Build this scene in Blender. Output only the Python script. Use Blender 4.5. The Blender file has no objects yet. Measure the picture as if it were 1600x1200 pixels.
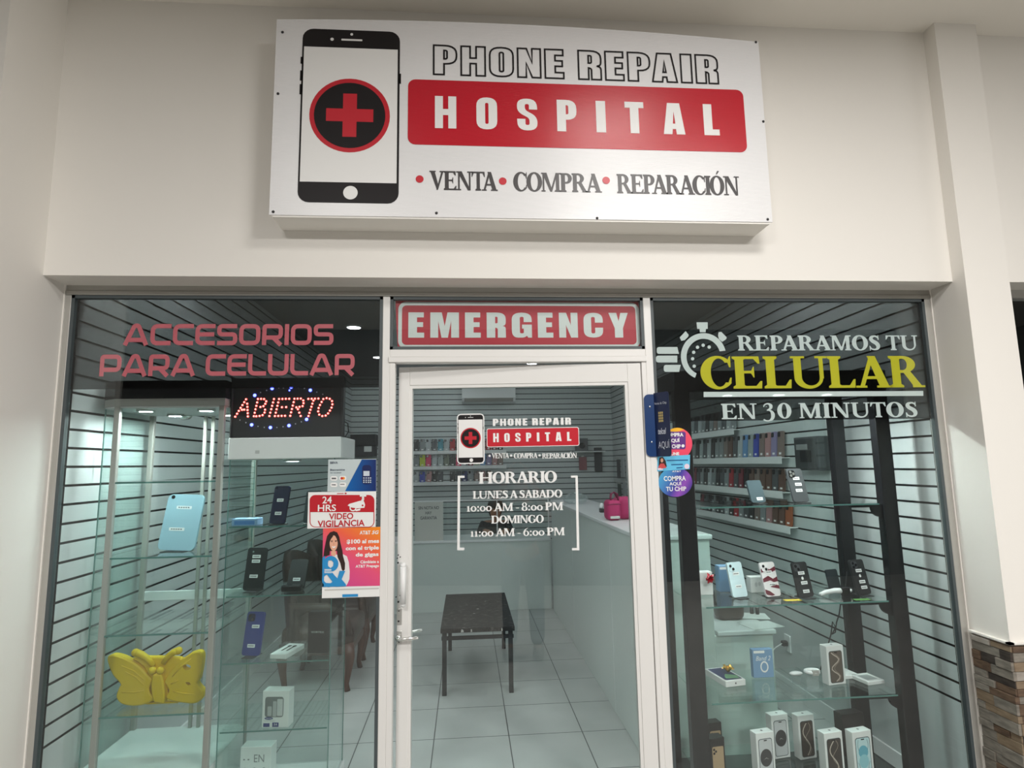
import bpy, bmesh, math, random
from mathutils import Vector, Matrix
from mathutils.geometry import tessellate_polygon, delaunay_2d_cdt

# ------------------------------------------------------------------ camera, world, large lights, exposure
scene = bpy.context.scene
COL = scene.collection
F_PX, PITCH, YAW, ROLL = 929.2946, 0.1340, 0.0776, -0.0170
CAM = Vector((0.0, -2.6843, 1.6283))
_cy, _sy, _cp, _sp, _cr, _sr = math.cos(YAW), math.sin(YAW), math.cos(PITCH), math.sin(PITCH), math.cos(ROLL), math.sin(ROLL)
FWD = Vector((_sy * _cp, _cy * _cp, _sp))
_r0 = Vector((_cy, -_sy, 0)); _u0 = _r0.cross(FWD)
RGT = _cr * _r0 + _sr * _u0; UPV = -_sr * _r0 + _cr * _u0
cam_d = bpy.data.cameras.new('camera'); cam = bpy.data.objects.new('camera', cam_d); COL.objects.link(cam)
cam_d.sensor_width = 36.0; cam_d.lens = F_PX / 1600 * 36.0; cam_d.clip_start = 0.02; cam_d.clip_end = 60
cam.matrix_world = Matrix(((RGT.x, UPV.x, -FWD.x, CAM.x), (RGT.y, UPV.y, -FWD.y, CAM.y), (RGT.z, UPV.z, -FWD.z, CAM.z), (0, 0, 0, 1)))
scene.camera = cam

world = bpy.data.worlds.new('corridor_air'); scene.world = world; world.use_nodes = True
world.node_tree.nodes['Background'].inputs[0].default_value = (1.0, 0.95, 0.88, 1)
world.node_tree.nodes['Background'].inputs[1].default_value = 0.10

def area(name, loc, rot, sx, sy, power, col, spread=180):
    d = bpy.data.lights.new(name, 'AREA'); d.shape = 'RECTANGLE'; d.size = sx; d.size_y = sy
    d.energy = power; d.color = col; d.spread = math.radians(spread)
    o = bpy.data.objects.new(name, d); COL.objects.link(o); o.location = loc; o.rotation_euler = rot
    return o
# corridor ceiling panels (recessed in the corridor ceiling, shining down)
area('corridor_ceiling_light', (1.05, -2.15, 3.70), (0, 0, 0), 0.6, 0.6, 38, (1.0, 0.97, 0.935))
area('corridor_ceiling_light', (2.3, -4.1, 3.70), (0, 0, 0), 0.7, 0.7, 155, (1.0, 0.975, 0.945))
area('corridor_ceiling_light', (-1.3, -4.3, 3.70), (0, 0, 0), 0.7, 0.7, 112, (1.0, 0.975, 0.945))
# added fill light off to the right of the shop; no entrance stands there
area('right_fill_light', (7.4, -3.4, 1.25), (math.radians(90), 0, math.radians(64.5)), 2.2, 2.3, 34, (1.0, 0.985, 0.96))

vs = scene.view_settings
scene.display_settings.display_device = 'sRGB'
vs.view_transform = 'Standard'; vs.look = 'None'; vs.gamma = 1.0; vs.use_curve_mapping = False
vs.exposure = 0.38
cy = scene.cycles
cy.use_denoising = True
cy.max_bounces = 12; cy.diffuse_bounces = 5; cy.glossy_bounces = 4; cy.transmission_bounces = 8; cy.transparent_max_bounces = 40
cy.sample_clamp_indirect = 6.0; cy.caustics_reflective = False; cy.caustics_refractive = False

# ------------------------------------------------------------------ helpers: pixels to places, shapes, objects
rnd = random.Random(7)
PI = math.pi
def ray(u, v): return ((u - 800) / F_PX) * RGT - ((v - 600) / F_PX) * UPV + FWD
def on(u, v, ax, val):
    d = ray(u, v); return CAM + d * ((val - CAM[ax]) / d[ax])
def atY(u, v, y): return on(u, v, 1, y)
def atX(u, v, x): return on(u, v, 0, x)
def atZ(u, v, z): return on(u, v, 2, z)

class Plane:
    """an upright flat surface: a runs to the right along it, b is the height"""
    def __init__(s, o, ax): s.o = Vector(o); s.ax = Vector(ax).normalized(); s.n = Vector((s.ax.y, -s.ax.x, 0))
    def inv(s, u, v):
        d = ray(u, v); p = CAM + d * ((s.o - CAM).dot(s.n) / d.dot(s.n)); return ((p - s.o).dot(s.ax), p.z)
    def pt(s, a, b, off=0.0): return Vector((s.o.x + s.ax.x * a, s.o.y + s.ax.y * a, b)) + s.n * off
def facade(y): return Plane((0, y, 0), (1, 0, 0))

def srgb(r, g, b):
    f = lambda c: (c / 255 / 12.92) if c <= 10 else ((c / 255 + 0.055) / 1.055) ** 2.4
    return (f(r), f(g), f(b), 1)

MATS = {}
def mat(name, col, rough=0.5, metal=0.0, spec=0.5, emit=None, estr=0.0, bump=None):
    if name in MATS: return MATS[name]
    m = bpy.data.materials.new(name); m.use_nodes = True; nt = m.node_tree; b = nt.nodes['Principled BSDF']
    b.inputs['Base Color'].default_value = col; b.inputs['Roughness'].default_value = rough
    b.inputs['Metallic'].default_value = metal; b.inputs['Specular IOR Level'].default_value = spec
    if emit: b.inputs['Emission Color'].default_value = emit; b.inputs['Emission Strength'].default_value = estr
    if bump:
        sc, st, dist = bump
        tc = nt.nodes.new('ShaderNodeTexCoord'); n = nt.nodes.new('ShaderNodeTexNoise'); n.inputs['Scale'].default_value = sc; n.inputs['Detail'].default_value = 6
        bp = nt.nodes.new('ShaderNodeBump'); bp.inputs['Strength'].default_value = st; bp.inputs['Distance'].default_value = dist
        nt.links.new(tc.outputs['Object'], n.inputs['Vector']); nt.links.new(n.outputs['Fac'], bp.inputs['Height']); nt.links.new(bp.outputs['Normal'], b.inputs['Normal'])
    MATS[name] = m; return m
def mottled(name, c1, c2, scale, rough=0.5, detail=6, spec=0.5, stretch=(1, 1, 1), lo=0.35, hi=0.65):
    m = mat(name, c1, rough, spec=spec); nt = m.node_tree; b = nt.nodes['Principled BSDF']
    tc = nt.nodes.new('ShaderNodeTexCoord'); mp = nt.nodes.new('ShaderNodeMapping'); mp.inputs['Scale'].default_value = stretch
    n = nt.nodes.new('ShaderNodeTexNoise'); n.inputs['Scale'].default_value = scale; n.inputs['Detail'].default_value = detail
    r = nt.nodes.new('ShaderNodeValToRGB'); r.color_ramp.elements[0].position = lo; r.color_ramp.elements[1].position = hi
    r.color_ramp.elements[0].color = c1; r.color_ramp.elements[1].color = c2
    L = nt.links.new; L(tc.outputs['Object'], mp.inputs[0]); L(mp.outputs[0], n.inputs['Vector']); L(n.outputs['Fac'], r.inputs[0]); L(r.outputs[0], b.inputs['Base Color'])
    return m
def gradient(name, stops, rot, rough=0.35):
    """a printed colour blend across the sheet"""
    m = mat(name, (1, 1, 1, 1), rough); nt = m.node_tree; b = nt.nodes['Principled BSDF']
    tc = nt.nodes.new('ShaderNodeTexCoord'); sp = nt.nodes.new('ShaderNodeSeparateXYZ'); L = nt.links.new
    L(tc.outputs['Generated'], sp.inputs[0])
    mx = nt.nodes.new('ShaderNodeMath'); mx.operation = 'MULTIPLY'; mx.inputs[1].default_value = rot[0]
    mz = nt.nodes.new('ShaderNodeMath'); mz.operation = 'MULTIPLY_ADD'; mz.inputs[1].default_value = rot[1]
    ad = nt.nodes.new('ShaderNodeMath'); ad.operation = 'ADD'; ad.inputs[1].default_value = rot[2]
    L(sp.outputs['X'], mx.inputs[0]); L(sp.outputs['Z'], mz.inputs[0]); L(mx.outputs[0], mz.inputs[2]); L(mz.outputs[0], ad.inputs[0])
    r = nt.nodes.new('ShaderNodeValToRGB')
    for i, (p, c) in enumerate(stops):
        e = r.color_ramp.elements[i] if i < 2 else r.color_ramp.elements.new(p)
        e.position = p; e.color = c
    L(ad.outputs[0], r.inputs[0]); L(r.outputs[0], b.inputs['Base Color'])
    return m
def clear(name, tint, gloss=1.0, rough=0.0, ior=1.5, body=None, bodyfac=0.0):
    """thin see-through sheet: tinted transmission, fresnel reflection, optional translucent colour"""
    m = bpy.data.materials.new(name); m.use_nodes = True; nt = m.node_tree; nt.nodes.clear(); L = nt.links.new
    out = nt.nodes.new('ShaderNodeOutputMaterial'); tr = nt.nodes.new('ShaderNodeBsdfTransparent'); tr.inputs[0].default_value = tint
    src = tr.outputs[0]
    if body:
        df = nt.nodes.new('ShaderNodeBsdfDiffuse'); df.inputs[0].default_value = body
        mb_ = nt.nodes.new('ShaderNodeMixShader'); mb_.inputs[0].default_value = bodyfac
        L(tr.outputs[0], mb_.inputs[1]); L(df.outputs[0], mb_.inputs[2]); src = mb_.outputs[0]
    gl = nt.nodes.new('ShaderNodeBsdfGlossy'); gl.inputs['Roughness'].default_value = rough; gl.inputs[0].default_value = (1, 1, 1, 1)
    lw = nt.nodes.new('ShaderNodeLayerWeight'); lw.inputs[0].default_value = 0.5
    pw = nt.nodes.new('ShaderNodeMath'); pw.operation = 'POWER'; pw.inputs[1].default_value = 5.0; L(lw.outputs['Facing'], pw.inputs[0])
    f0 = ((ior - 1) / (ior + 1)) ** 2; fr = nt.nodes.new('ShaderNodeMath'); fr.operation = 'MULTIPLY_ADD'; fr.inputs[1].default_value = 1 - f0; fr.inputs[2].default_value = f0; L(pw.outputs[0], fr.inputs[0])
    mu = nt.nodes.new('ShaderNodeMath'); mu.operation = 'MULTIPLY'; mu.inputs[1].default_value = gloss
    mx = nt.nodes.new('ShaderNodeMixShader')
    L(fr.outputs[0], mu.inputs[0]); L(mu.outputs[0], mx.inputs[0]); L(src, mx.inputs[1]); L(gl.outputs[0], mx.inputs[2]); L(mx.outputs[0], out.inputs[0])
    return m

class MB:
    """collects shapes; build() links them as ONE mesh object"""
    def __init__(s): s.v = []; s.f = []; s.m = []
    def add(s, vs, fs, mi=0):
        o = len(s.v); s.v += [Vector(p) for p in vs]
        for f in fs: s.f.append([o + i for i in f]); s.m.append(mi)
        return s
    def box(s, x0, x1, y0, y1, z0, z1, mi=0, M=None):
        p = [Vector(q) for q in ((x0, y0, z0), (x1, y0, z0), (x1, y1, z0), (x0, y1, z0), (x0, y0, z1), (x1, y0, z1), (x1, y1, z1), (x0, y1, z1))]
        if M: p = [M @ q for q in p]
        return s.add(p, [(0, 3, 2, 1), (4, 5, 6, 7), (0, 1, 5, 4), (1, 2, 6, 5), (2, 3, 7, 6), (3, 0, 4, 7)], mi)
    def rbox(s, x0, x1, y0, y1, z0, z1, r=0.004, mi=0, seg=2, M=None):
        bm = bmesh.new(); bmesh.ops.create_cube(bm, size=1)
        for q in bm.verts: q.co = Vector(((x0 + x1) / 2 + q.co.x * (x1 - x0), (y0 + y1) / 2 + q.co.y * (y1 - y0), (z0 + z1) / 2 + q.co.z * (z1 - z0)))
        bmesh.ops.bevel(bm, geom=list(bm.edges), offset=r, segments=seg, affect='EDGES', profile=0.5)
        bm.verts.index_update(); s.add([(M @ q.co) if M else q.co.copy() for q in bm.verts], [[q.index for q in f.verts] for f in bm.faces], mi); bm.free(); return s
    def quad(s, pts, mi=0): return s.add(pts, [list(range(len(pts)))], mi)
    def tube(s, pts, r, n=8, mi=0, cap=True):
        pts = [Vector(p) for p in pts]; rs = r if isinstance(r, (list, tuple)) else [r] * len(pts); vs = []; fs = []
        prev = None
        for i, p in enumerate(pts):
            t = (pts[min(i + 1, len(pts) - 1)] - pts[max(i - 1, 0)]).normalized()
            a = prev if prev else (Vector((0, 0, 1)) if abs(t.z) < 0.9 else Vector((1, 0, 0)))
            a = (a - t * a.dot(t)).normalized(); b = t.cross(a); prev = a
            vs += [p + rs[i] * (math.cos(2 * PI * k / n) * a + math.sin(2 * PI * k / n) * b) for k in range(n)]
        for i in range(len(pts) - 1):
            for k in range(n): fs.append((i * n + k, i * n + (k + 1) % n, (i + 1) * n + (k + 1) % n, (i + 1) * n + k))
        if cap: fs += [list(range(n))[::-1], [(len(pts) - 1) * n + k for k in range(n)]]
        return s.add(vs, fs, mi)
    def ball(s, c, r, n=10, m=7, mi=0):
        rx, ry, rz = r if isinstance(r, (list, tuple)) else (r, r, r); vs = []; fs = []
        for j in range(m + 1):
            th = PI * j / m
            for k in range(n): vs.append((c[0] + rx * math.sin(th) * math.cos(2 * PI * k / n), c[1] + ry * math.sin(th) * math.sin(2 * PI * k / n), c[2] + rz * math.cos(th)))
        for j in range(m):
            for k in range(n): fs.append((j * n + k, (j + 1) * n + k, (j + 1) * n + (k + 1) % n, j * n + (k + 1) % n))
        return s.add(vs, fs, mi)
    def flat(s, loops, fn, mi=0):
        """one flat face with holes: loops of 2-d points, fn maps them into space"""
        if len(loops) == 1 and len(loops[0]) == 4: return s.quad([fn(a, b) for a, b in loops[0]], mi)
        vl = [[Vector((a, b, 0)) for a, b in lp] for lp in loops]; tri = tessellate_polygon(vl)
        return s.add([fn(a, b) for lp in loops for a, b in lp], [t for t in tri], mi)
    def prism(s, loops, fn0, fn1, mi=0, ms=None):
        """a slab with that outline between the surfaces fn0 and fn1"""
        s.flat(loops, fn0, mi); s.flat(loops, fn1, mi)
        for lp in loops:
            n = len(lp); s.add([fn0(*p) for p in lp] + [fn1(*p) for p in lp], [(i, (i + 1) % n, n + (i + 1) % n, n + i) for i in range(n)], mi if ms is None else ms)
        return s
    def build(s, name, m, parent=None, smooth=False):
        me = bpy.data.meshes.new(name); off = ORG.get(root_of(parent), Vector()) if parent else Vector()
        me.from_pydata([p - off for p in s.v], [], s.f)
        for x in (m if isinstance(m, (list, tuple)) else [m]): me.materials.append(x)
        me.polygons.foreach_set('material_index', s.m)
        bm = bmesh.new(); bm.from_mesh(me); bmesh.ops.recalc_face_normals(bm, faces=bm.faces); bm.to_mesh(me); bm.free()
        if smooth: me.polygons.foreach_set('use_smooth', [True] * len(me.polygons))
        me.update(); o = bpy.data.objects.new(name, me); COL.objects.link(o)
        if parent: o.parent = parent
        return o
ORG = {}
def root_of(o):
    while o.parent: o = o.parent
    return o.name
def thing(name, label, cat, loc=(0, 0, 0), group=None, local=False, kind=None):
    o = bpy.data.objects.new(name, None); COL.objects.link(o); o.empty_display_size = 0.05; o.location = loc
    ORG[o.name] = Vector() if local else Vector(loc)
    if kind: o['kind'] = kind
    else: o['label'] = label; o['category'] = cat
    if group: o['group'] = group
    return o
def tag(o, label, cat, group=None):
    o['label'] = label; o['category'] = cat
    if group: o['group'] = group
    return o
def struct(o): o['kind'] = 'structure'; return o
def copy_tree(o, parent=None):
    c = o.copy(); COL.objects.link(c); c.parent = parent
    for ch in list(o.children): copy_tree(ch, c)
    return c

def rr(x0, y0, x1, y1, r, n=5):
    out = []
    for cx, cy_, a0 in ((x1 - r, y1 - r, 0), (x0 + r, y1 - r, 90), (x0 + r, y0 + r, 180), (x1 - r, y0 + r, 270)):
        for k in range(n + 1): a = math.radians(a0 + 90 * k / n); out.append((cx + r * math.cos(a), cy_ + r * math.sin(a)))
    return out
def circ(cx, cy_, rx, ry=None, n=28, a0=0, a1=360):
    ry = rx if ry is None else ry; full = abs(a1 - a0) >= 360
    return [(cx + rx * math.cos(math.radians(a0 + (a1 - a0) * k / n)), cy_ + ry * math.sin(math.radians(a0 + (a1 - a0) * k / n))) for k in range(n if full else n + 1)]
def rnd_corners(pts, seg=5, closed=True):
    """(x, y[, r]) corners, each rounded by its own r"""
    out = []; n = len(pts)
    for i, p in enumerate(pts):
        r = p[2] if len(p) > 2 else 0
        if not r or (not closed and i in (0, n - 1)): out.append((p[0], p[1])); continue
        P = Vector(p[:2]); A = Vector(pts[i - 1][:2]) - P; B = Vector(pts[(i + 1) % n][:2]) - P
        a = P + A.normalized() * min(r, A.length * 0.5 if len(pts[i - 1]) > 2 else A.length * 0.98); b = P + B.normalized() * min(r, B.length * 0.5 if len(pts[(i + 1) % n]) > 2 else B.length * 0.98)
        for k in range(seg + 1):
            t = k / seg; q = a.lerp(P, 0.45 * 0).copy(); q = (1 - t) ** 2 * a + 2 * t * (1 - t) * (P * 1.0) + t * t * b; out.append((q.x, q.y))
    return out
def ribbon(pts, w, closed=False):
    """a band of width w (or a width per point) along pts; quads as loops"""
    P = [Vector(p) for p in pts]; n = len(P); W = w if isinstance(w, list) else [w] * n; L = []; R = []
    for i in range(n):
        a = P[i - 1] if (i > 0 or closed) else None; b = P[(i + 1) % n] if (i < n - 1 or closed) else None
        d1 = (P[i] - a).normalized() if a is not None and (P[i] - a).length > 1e-9 else None; d2 = (b - P[i]).normalized() if b is not None and (b - P[i]).length > 1e-9 else None
        if d1 is None: d1 = d2
        if d2 is None: d2 = d1
        n1 = Vector((-d1.y, d1.x)); n2 = Vector((-d2.y, d2.x)); m = n1 + n2
        m = n1 if m.length < 1e-6 else m.normalized(); k = W[i] / 2 / max(0.45, m.dot(n1))
        L.append(P[i] + m * k); R.append(P[i] - m * k)
    return [[[tuple(L[i]), tuple(R[i]), tuple(R[(i + 1) % n]), tuple(L[(i + 1) % n])]] for i in range(n if closed else n - 1)]

# ------------------------------------------------------------------ lettering: three drawn alphabets (height 100) and the plain built-in one
IMP = {
 'H': (56, [[(0,0),(0,100),(21,100),(21,60),(35,60),(35,100),(56,100),(56,0),(35,0),(35,41),(21,41),(21,0)]]),
 'O': (55, [[(0,0,27),(55,0,27),(55,100,27),(0,100,27)], [(23,17,5),(32,17,5),(32,83,5),(23,83,5)]]),
 'P': (53, [[(0,0),(0,100),(53,100,28),(53,37,26),(24,37),(24,0)], [(24,54),(31,54,5),(31,83,5),(24,83)]]),
 'R': (54, [[(0,0),(0,100),(54,100,26),(54,50,14),(44,47,3),(54,43,10),(54,0),(31,0),(31,38,6),(24,40),(24,0)], [(24,57),(31,57,4),(31,83,4),(24,83)]]),
 'S': (54, [[(54,66),(54,100,28),(0,100,28),(0,58,16),(33,38,9),(33,17,5),(22,17,5),(22,36),(0,36),(0,0,28),(54,0,28),(54,44,18),(21,64,9),(21,83,5),(32,83,5),(32,66)]]),
 'I': (26, [[(0,0),(0,100),(26,100),(26,0)]]),
 'T': (52, [[(0,100),(52,100),(52,81),(38,81),(38,0),(14,0),(14,81),(0,81)]]),
 'A': (60, [[(0,0),(13,100),(47,100),(60,0),(36,0),(34.5,17),(25.5,17),(24,0)], [(26.5,34),(33.5,34),(30,74)]]),
 'L': (43, [[(0,0),(0,100),(24,100),(24,19),(43,19),(43,0)]]),
 'E': (44, [[(0,0),(0,100),(43,100),(43,80),(24,80),(24,61),(41,61),(41,42),(24,42),(24,20),(44,20),(44,0)]]),
 'N': (54, [[(0,0),(0,100),(21,100),(34,50),(34,100),(54,100),(54,0),(34,0),(20,50),(20,0)]]),
 'M': (80, [[(0,0),(0,100),(32,100),(40,46),(48,100),(80,100),(80,0),(58,0),(58,66),(49,0),(31,0),(22,66),(22,0)]]),
 'G': (57, [[(57,62),(57,100,28),(0,100,28),(0,0,28),(36,0,10),(43,8,3),(46,0),(57,0),(57,52),(29,52),(29,36),(34,36),(34,17,5),(23,17,5),(23,83,5),(34,83,5),(34,62)]]),
 'C': (56, [[(56,60),(56,100,28),(0,100,28),(0,0,28),(56,0,28),(56,40),(33,40),(33,17,5),(22,17,5),(22,83,5),(33,83,5),(33,60)]]),
 'Y': (57, [[(0,100),(23,100),(29,66),(35,100),(57,100),(41,38),(41,0),(17,0),(17,38)]]),
 ' ': (14, []), }
def g_imp(c):
    w, lp = IMP[c]; return w, ([[rnd_corners(l) for l in lp]] if lp else [])

TEC = {
 'A': (114, [[(8,0),(48,92,8),(66,92,8),(106,0)], [(27,25),(87,25)]]), 'C': (95, [[(95,90),(10,90,24),(10,10,24),(95,10)]]),
 'E': (92, [[(92,90),(10,90,24),(10,10,24),(92,10)], [(20,51),(88,51)]]), 'S': (95, [[(93,90),(10,90,16),(10,51,16),(86,51,16),(86,10,16),(2,10)]]),
 'O': (100, [[(10,10,24),(90,10,24),(90,90,24),(10,90,24),'c']]), 'R': (98, [[(10,0),(10,90,10),(88,90,20),(88,36,20),(20,36)], [(52,36),(90,0)]]),
 'I': (20, [[(10,0),(10,100)]]), 'P': (98, [[(10,0),(10,90,10),(90,90,20),(90,30,20),(20,30)]]), 'L': (88, [[(10,100),(10,10,24),(88,10)]]),
 'U': (100, [[(10,100),(10,10,24),(90,10,24),(90,100)]]), ' ': (34, []), }
def g_tec(c):
    w, st = TEC[c]; out = []
    for s in st:
        cl = s[-1] == 'c'; out += ribbon(rnd_corners(s[:-1] if cl else s, 6, cl), 20, cl)
    return w, out

def P1(*pts): return [list(pts)]
def slab(x0, x1, y, h=6.5): return P1((x0, y), (x1, y), (x1, y + h), (x0, y + h))
def stem(x, w=23, y0=0, y1=100, o=7, bot=True, top=True):
    out = [P1((x, y0), (x + w, y0), (x + w, y1), (x, y1))]
    if bot: out.append(P1((x - o, y0), (x + w + o, y0), (x + w + o, y0 + 6), (x + w, y0 + 11), (x, y0 + 11), (x - o, y0 + 6)))
    if top: out.append(P1((x - o, y1), (x + w + o, y1), (x + w + o, y1 - 6), (x + w, y1 - 11), (x, y1 - 11), (x - o, y1 - 6)))
    return out
def bowl(x0, x1, yb, yt, T=23, t=9):
    """right-hand half bowl"""
    xm = x0 + (x1 - x0) * 0.35; c = (yb + yt) / 2
    o = [(x0, yb)] + circ(xm, c, x1 - xm, (yt - yb) / 2, 16, -90, 90) + [(x0, yt)]
    i = [(x0, yt - t)] + circ(xm, c, x1 - T - xm, (yt - yb) / 2 - t, 16, 90, -90) + [(x0, yb + t)]
    return [[o + i]]
def ring(cx, cy_, rx, ry, T=23, t=8):
    return [[circ(cx, cy_, rx, ry, 20, a, a + 180) + circ(cx, cy_, rx - T, ry - t, 20, a + 180, a)] for a in (90, 270)]
def arc_c(cx, rx, T=23, t=8, a=38):
    return [[circ(cx, 50, rx, 52, 30, a, 360 - a) + circ(cx + 4, 50, rx - T, 52 - t, 30, 360 - a - 6, a + 6)]]
def diag(x0, x1, w, y0=0, y1=100): return [P1((x0, y0), (x0 + w, y0), (x1 + w, y1), (x1, y1))]
def swell(pts):
    P = []; n = len(pts)
    for i in range(n - 1):
        p0, p1, p2, p3 = (Vector(pts[max(0, min(n - 1, j))]) for j in (i - 1, i, i + 1, i + 2))
        for k in range(4):
            t = k / 4; P.append(0.5 * (2 * p1 + (p2 - p0) * t + (2 * p0 - 5 * p1 + 4 * p2 - p3) * t * t + (3 * p1 - p0 - 3 * p2 + p3) * t ** 3))
    P.append(Vector(pts[-1])); return ribbon([(p.x, p.y) for p in P], [max(p.z, 2) for p in P])
def arm(x0, x1, y, up, h=14):   # a thin arm ending in a wedge serif; up = +1 / -1 side of the wedge
    return [P1((x0, y), (x1, y), (x1, y + up * 8), (x0, y + up * 8)), P1((x1 - 15, y + up * 7), (x1, y), (x1 + 2, y + up * (h + 9)), (x1 - 3, y + up * (h + 9)))]
def g_ser(c):
    if c == ' ': return 26, []
    if c == 'A': return 96, diag(10, 42, 12) + P1x((36,100),(58,100),(92,0),(66,0)) + [slab(25, 68, 27, 9), slab(0, 30, 0), slab(57, 98, 0)]
    if c == 'B': return 80, stem(8) + bowl(26, 72, 48, 100, 23, 9) + bowl(26, 78, 0, 53, 24, 9)
    if c == 'C': return 84, arc_c(46, 45) + [P1((77, 66), (81, 66), (81, 102), (77, 98), (72, 84)), P1((78, 34), (82, 34), (80, 16), (70, 10), (74, 22))]
    if c == 'D': return 96, stem(8) + bowl(20, 92, 0, 100, 24, 9)
    if c == 'E': return 82, stem(8) + arm(20, 72, 100, -1) + arm(20, 76, 0, 1) + [slab(20, 54, 47, 8), P1((48, 50), (56, 34), (58, 34), (58, 68), (56, 68))]
    if c == 'G': return 94, arc_c(46, 45) + [P1((77, 66), (81, 66), (81, 102), (77, 98), (72, 84)), P1((68, 4), (88, 12), (88, 44), (68, 44)), slab(60, 96, 41)]
    if c == 'H': return 104, stem(8) + stem(74) + [slab(20, 80, 46, 9)]
    if c == 'I': return 36, stem(8)
    if c == 'L': return 78, stem(8) + arm(20, 72, 0, 1, 18)
    if c == 'M': return 116, diag(8, 8, 10) + [slab(0, 24, 0), slab(0, 26, 93.5), slab(92, 116, 93.5)] + P1x((6,100),(32,100),(64,8),(52,0)) + P1x((52,0),(63,0),(97,100),(86,100)) + stem(86, 20, o=8, top=False) + P1x((86,90),(106,90),(106,100),(92,100))
    if c == 'N': return 100, diag(12, 12, 10) + diag(78, 78, 10) + [slab(0, 30, 0), slab(0, 30, 93.5), slab(68, 100, 93.5)] + P1x((6,100),(34,100),(88,0),(72,0))
    if c == 'O': return 94, ring(47, 50, 46, 52, 25, 8)
    if c == 'Ó': return 94, ring(47, 50, 46, 52, 25, 8) + P1x((44,108),(50,108),(66,126),(54,128))
    if c == 'P': return 76, stem(8, top=True) + bowl(20, 72, 44, 100, 23, 9)
    if c == 'R': return 92, stem(8) + bowl(20, 74, 46, 100, 23, 9) + P1x((38,50),(58,52),(88,4),(64,4)) + [slab(62, 96, 0)]
    if c == 'S': return 66, swell([(58,76,5),(50,90,10),(36,95,11),(20,89,17),(15,75,21),(25,61,24),(42,49,25),(52,33,24),(51,16,18),(40,6,12),(26,5,10),(13,11,8),(6,26,5)]) + P1x((54,70),(59,70),(59,102),(55,102)) + P1x((3,30),(8,30),(8,-2),(4,-2))
    if c == 'T': return 82, stem(31, 20, top=False) + [slab(2, 80, 92, 8), P1((2, 100), (0, 72), (4, 72), (16, 96)), P1((80, 100), (82, 72), (78, 72), (66, 96))]
    if c == 'U': return 98, [P1((8, 100), (28, 100), (28, 30), (8, 30)), slab(0, 38, 93.5), slab(66, 98, 93.5), P1((76, 100), (87, 100), (87, 30), (76, 30))] + [[circ(46.5, 32, 38.5, 34, 16, 180, 360) + circ(52, 33, 24, 25, 16, 360, 180)]]
    if c == 'V': return 92, P1x((4,100),(31,100),(55,22),(46,0)) + P1x((42,0),(52,0),(86,100),(74,100)) + [slab(0, 38, 93.5), slab(62, 92, 93.5)]
    if c == 'o': return 66, ring(33, 33, 31, 34, 17, 10)
    if c == '0': return 76, ring(38, 50, 36, 52, 23, 7)
    if c == '1': return 44, stem(13, 17, 0, 67, 8, True, False) + P1x((13,67),(30,67),(30,60),(4,54),(4,57))
    if c == '8': return 66, ring(33, 76, 26, 27, 14, 8) + ring(33, 26, 31, 29, 18, 8)
    if c == '6': return 66, ring(33, 32, 31, 34, 18, 8) + swell([(10,32,16),(14,58,14),(26,80,10),(44,96,5),(56,102,3)])
    if c == '3': return 70, swell([(10,82,4),(20,94,8),(36,97,10),(48,84,17),(44,66,13),(26,55,5)]) + swell([(26,55,5),(44,52,10),(55,32,19),(52,4,17),(36,-12,9),(18,-12,8),(6,-4,8)])
    if c == ':': return 34, [[circ(17, 10, 10, n=14)], [circ(17, 56, 10, n=14)]]
    if c == '-': return 40, [slab(4, 36, 30, 9)]
    raise KeyError(c)
def P1x(*pts): return [P1(*pts)]
KERN = {'PA': -17, 'RA': -5, 'AR': -3, 'AM': -3, 'TA': -14, 'LA': -4, 'AC': -6, 'RT': -4, 'S ': 2, 'UT': -4, 'TO': -6, 'LU': -4, 'A ': -4, ' A': -6, 'AB': -3, 'BA': -5, 'AD': -4, 'SA': -2}
MELT = {}
def melt(glyph, ch):
    """one clean surface per letter: overlapping strokes become a single skin"""
    key = (glyph.__name__, ch)
    if key in MELT: return MELT[key]
    w, polys = glyph(ch); out = []
    if glyph is g_imp or not polys: MELT[key] = (w, polys); return MELT[key]
    vs_ = []; fs = []
    for poly in polys:
        lp = poly[0]; ar = sum(lp[i - 1][0] * lp[i][1] - lp[i][0] * lp[i - 1][1] for i in range(len(lp)))
        if abs(ar) < 1e-6: continue
        if ar < 0: lp = lp[::-1]
        fs.append(list(range(len(vs_), len(vs_) + len(lp)))); vs_ += [Vector(p) for p in lp]
    r = delaunay_2d_cdt(vs_, [], fs, 1, 1e-4)
    for f, src in zip(r[2], r[5]):
        if src: out.append([[(r[0][i].x, r[0][i].y) for i in f]])
    MELT[key] = (w, out); return MELT[key]
def text_polys(s, glyph, track):
    x = 0; out = []; prev = ''
    for ch in s:
        w, polys = melt(glyph, ch)
        if glyph is g_imp and prev + ch == 'PA': x -= 5
        if glyph is g_ser: x += KERN.get(prev + ch, 0)
        prev = ch
        out += [[[(a + x, b) for a, b in lp] for lp in poly] for poly in polys]; x += w + track
    return out, x - track
def sans_polys(s, bold=0.0, shear=0.0):
    cu = bpy.data.curves.new('letters', 'FONT'); cu.body = s; cu.size = 1; cu.offset = bold; cu.shear = shear; cu.resolution_u = 3
    o = bpy.data.objects.new('letters', cu); COL.objects.link(o)
    me = bpy.data.meshes.new_from_object(o.evaluated_get(bpy.context.evaluated_depsgraph_get()))
    vs_ = [(v.co.x, v.co.y) for v in me.vertices]; fs = [list(p.vertices) for p in me.polygons]
    bpy.data.objects.remove(o); bpy.data.curves.remove(cu); bpy.data.meshes.remove(me)
    return vs_, fs
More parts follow.
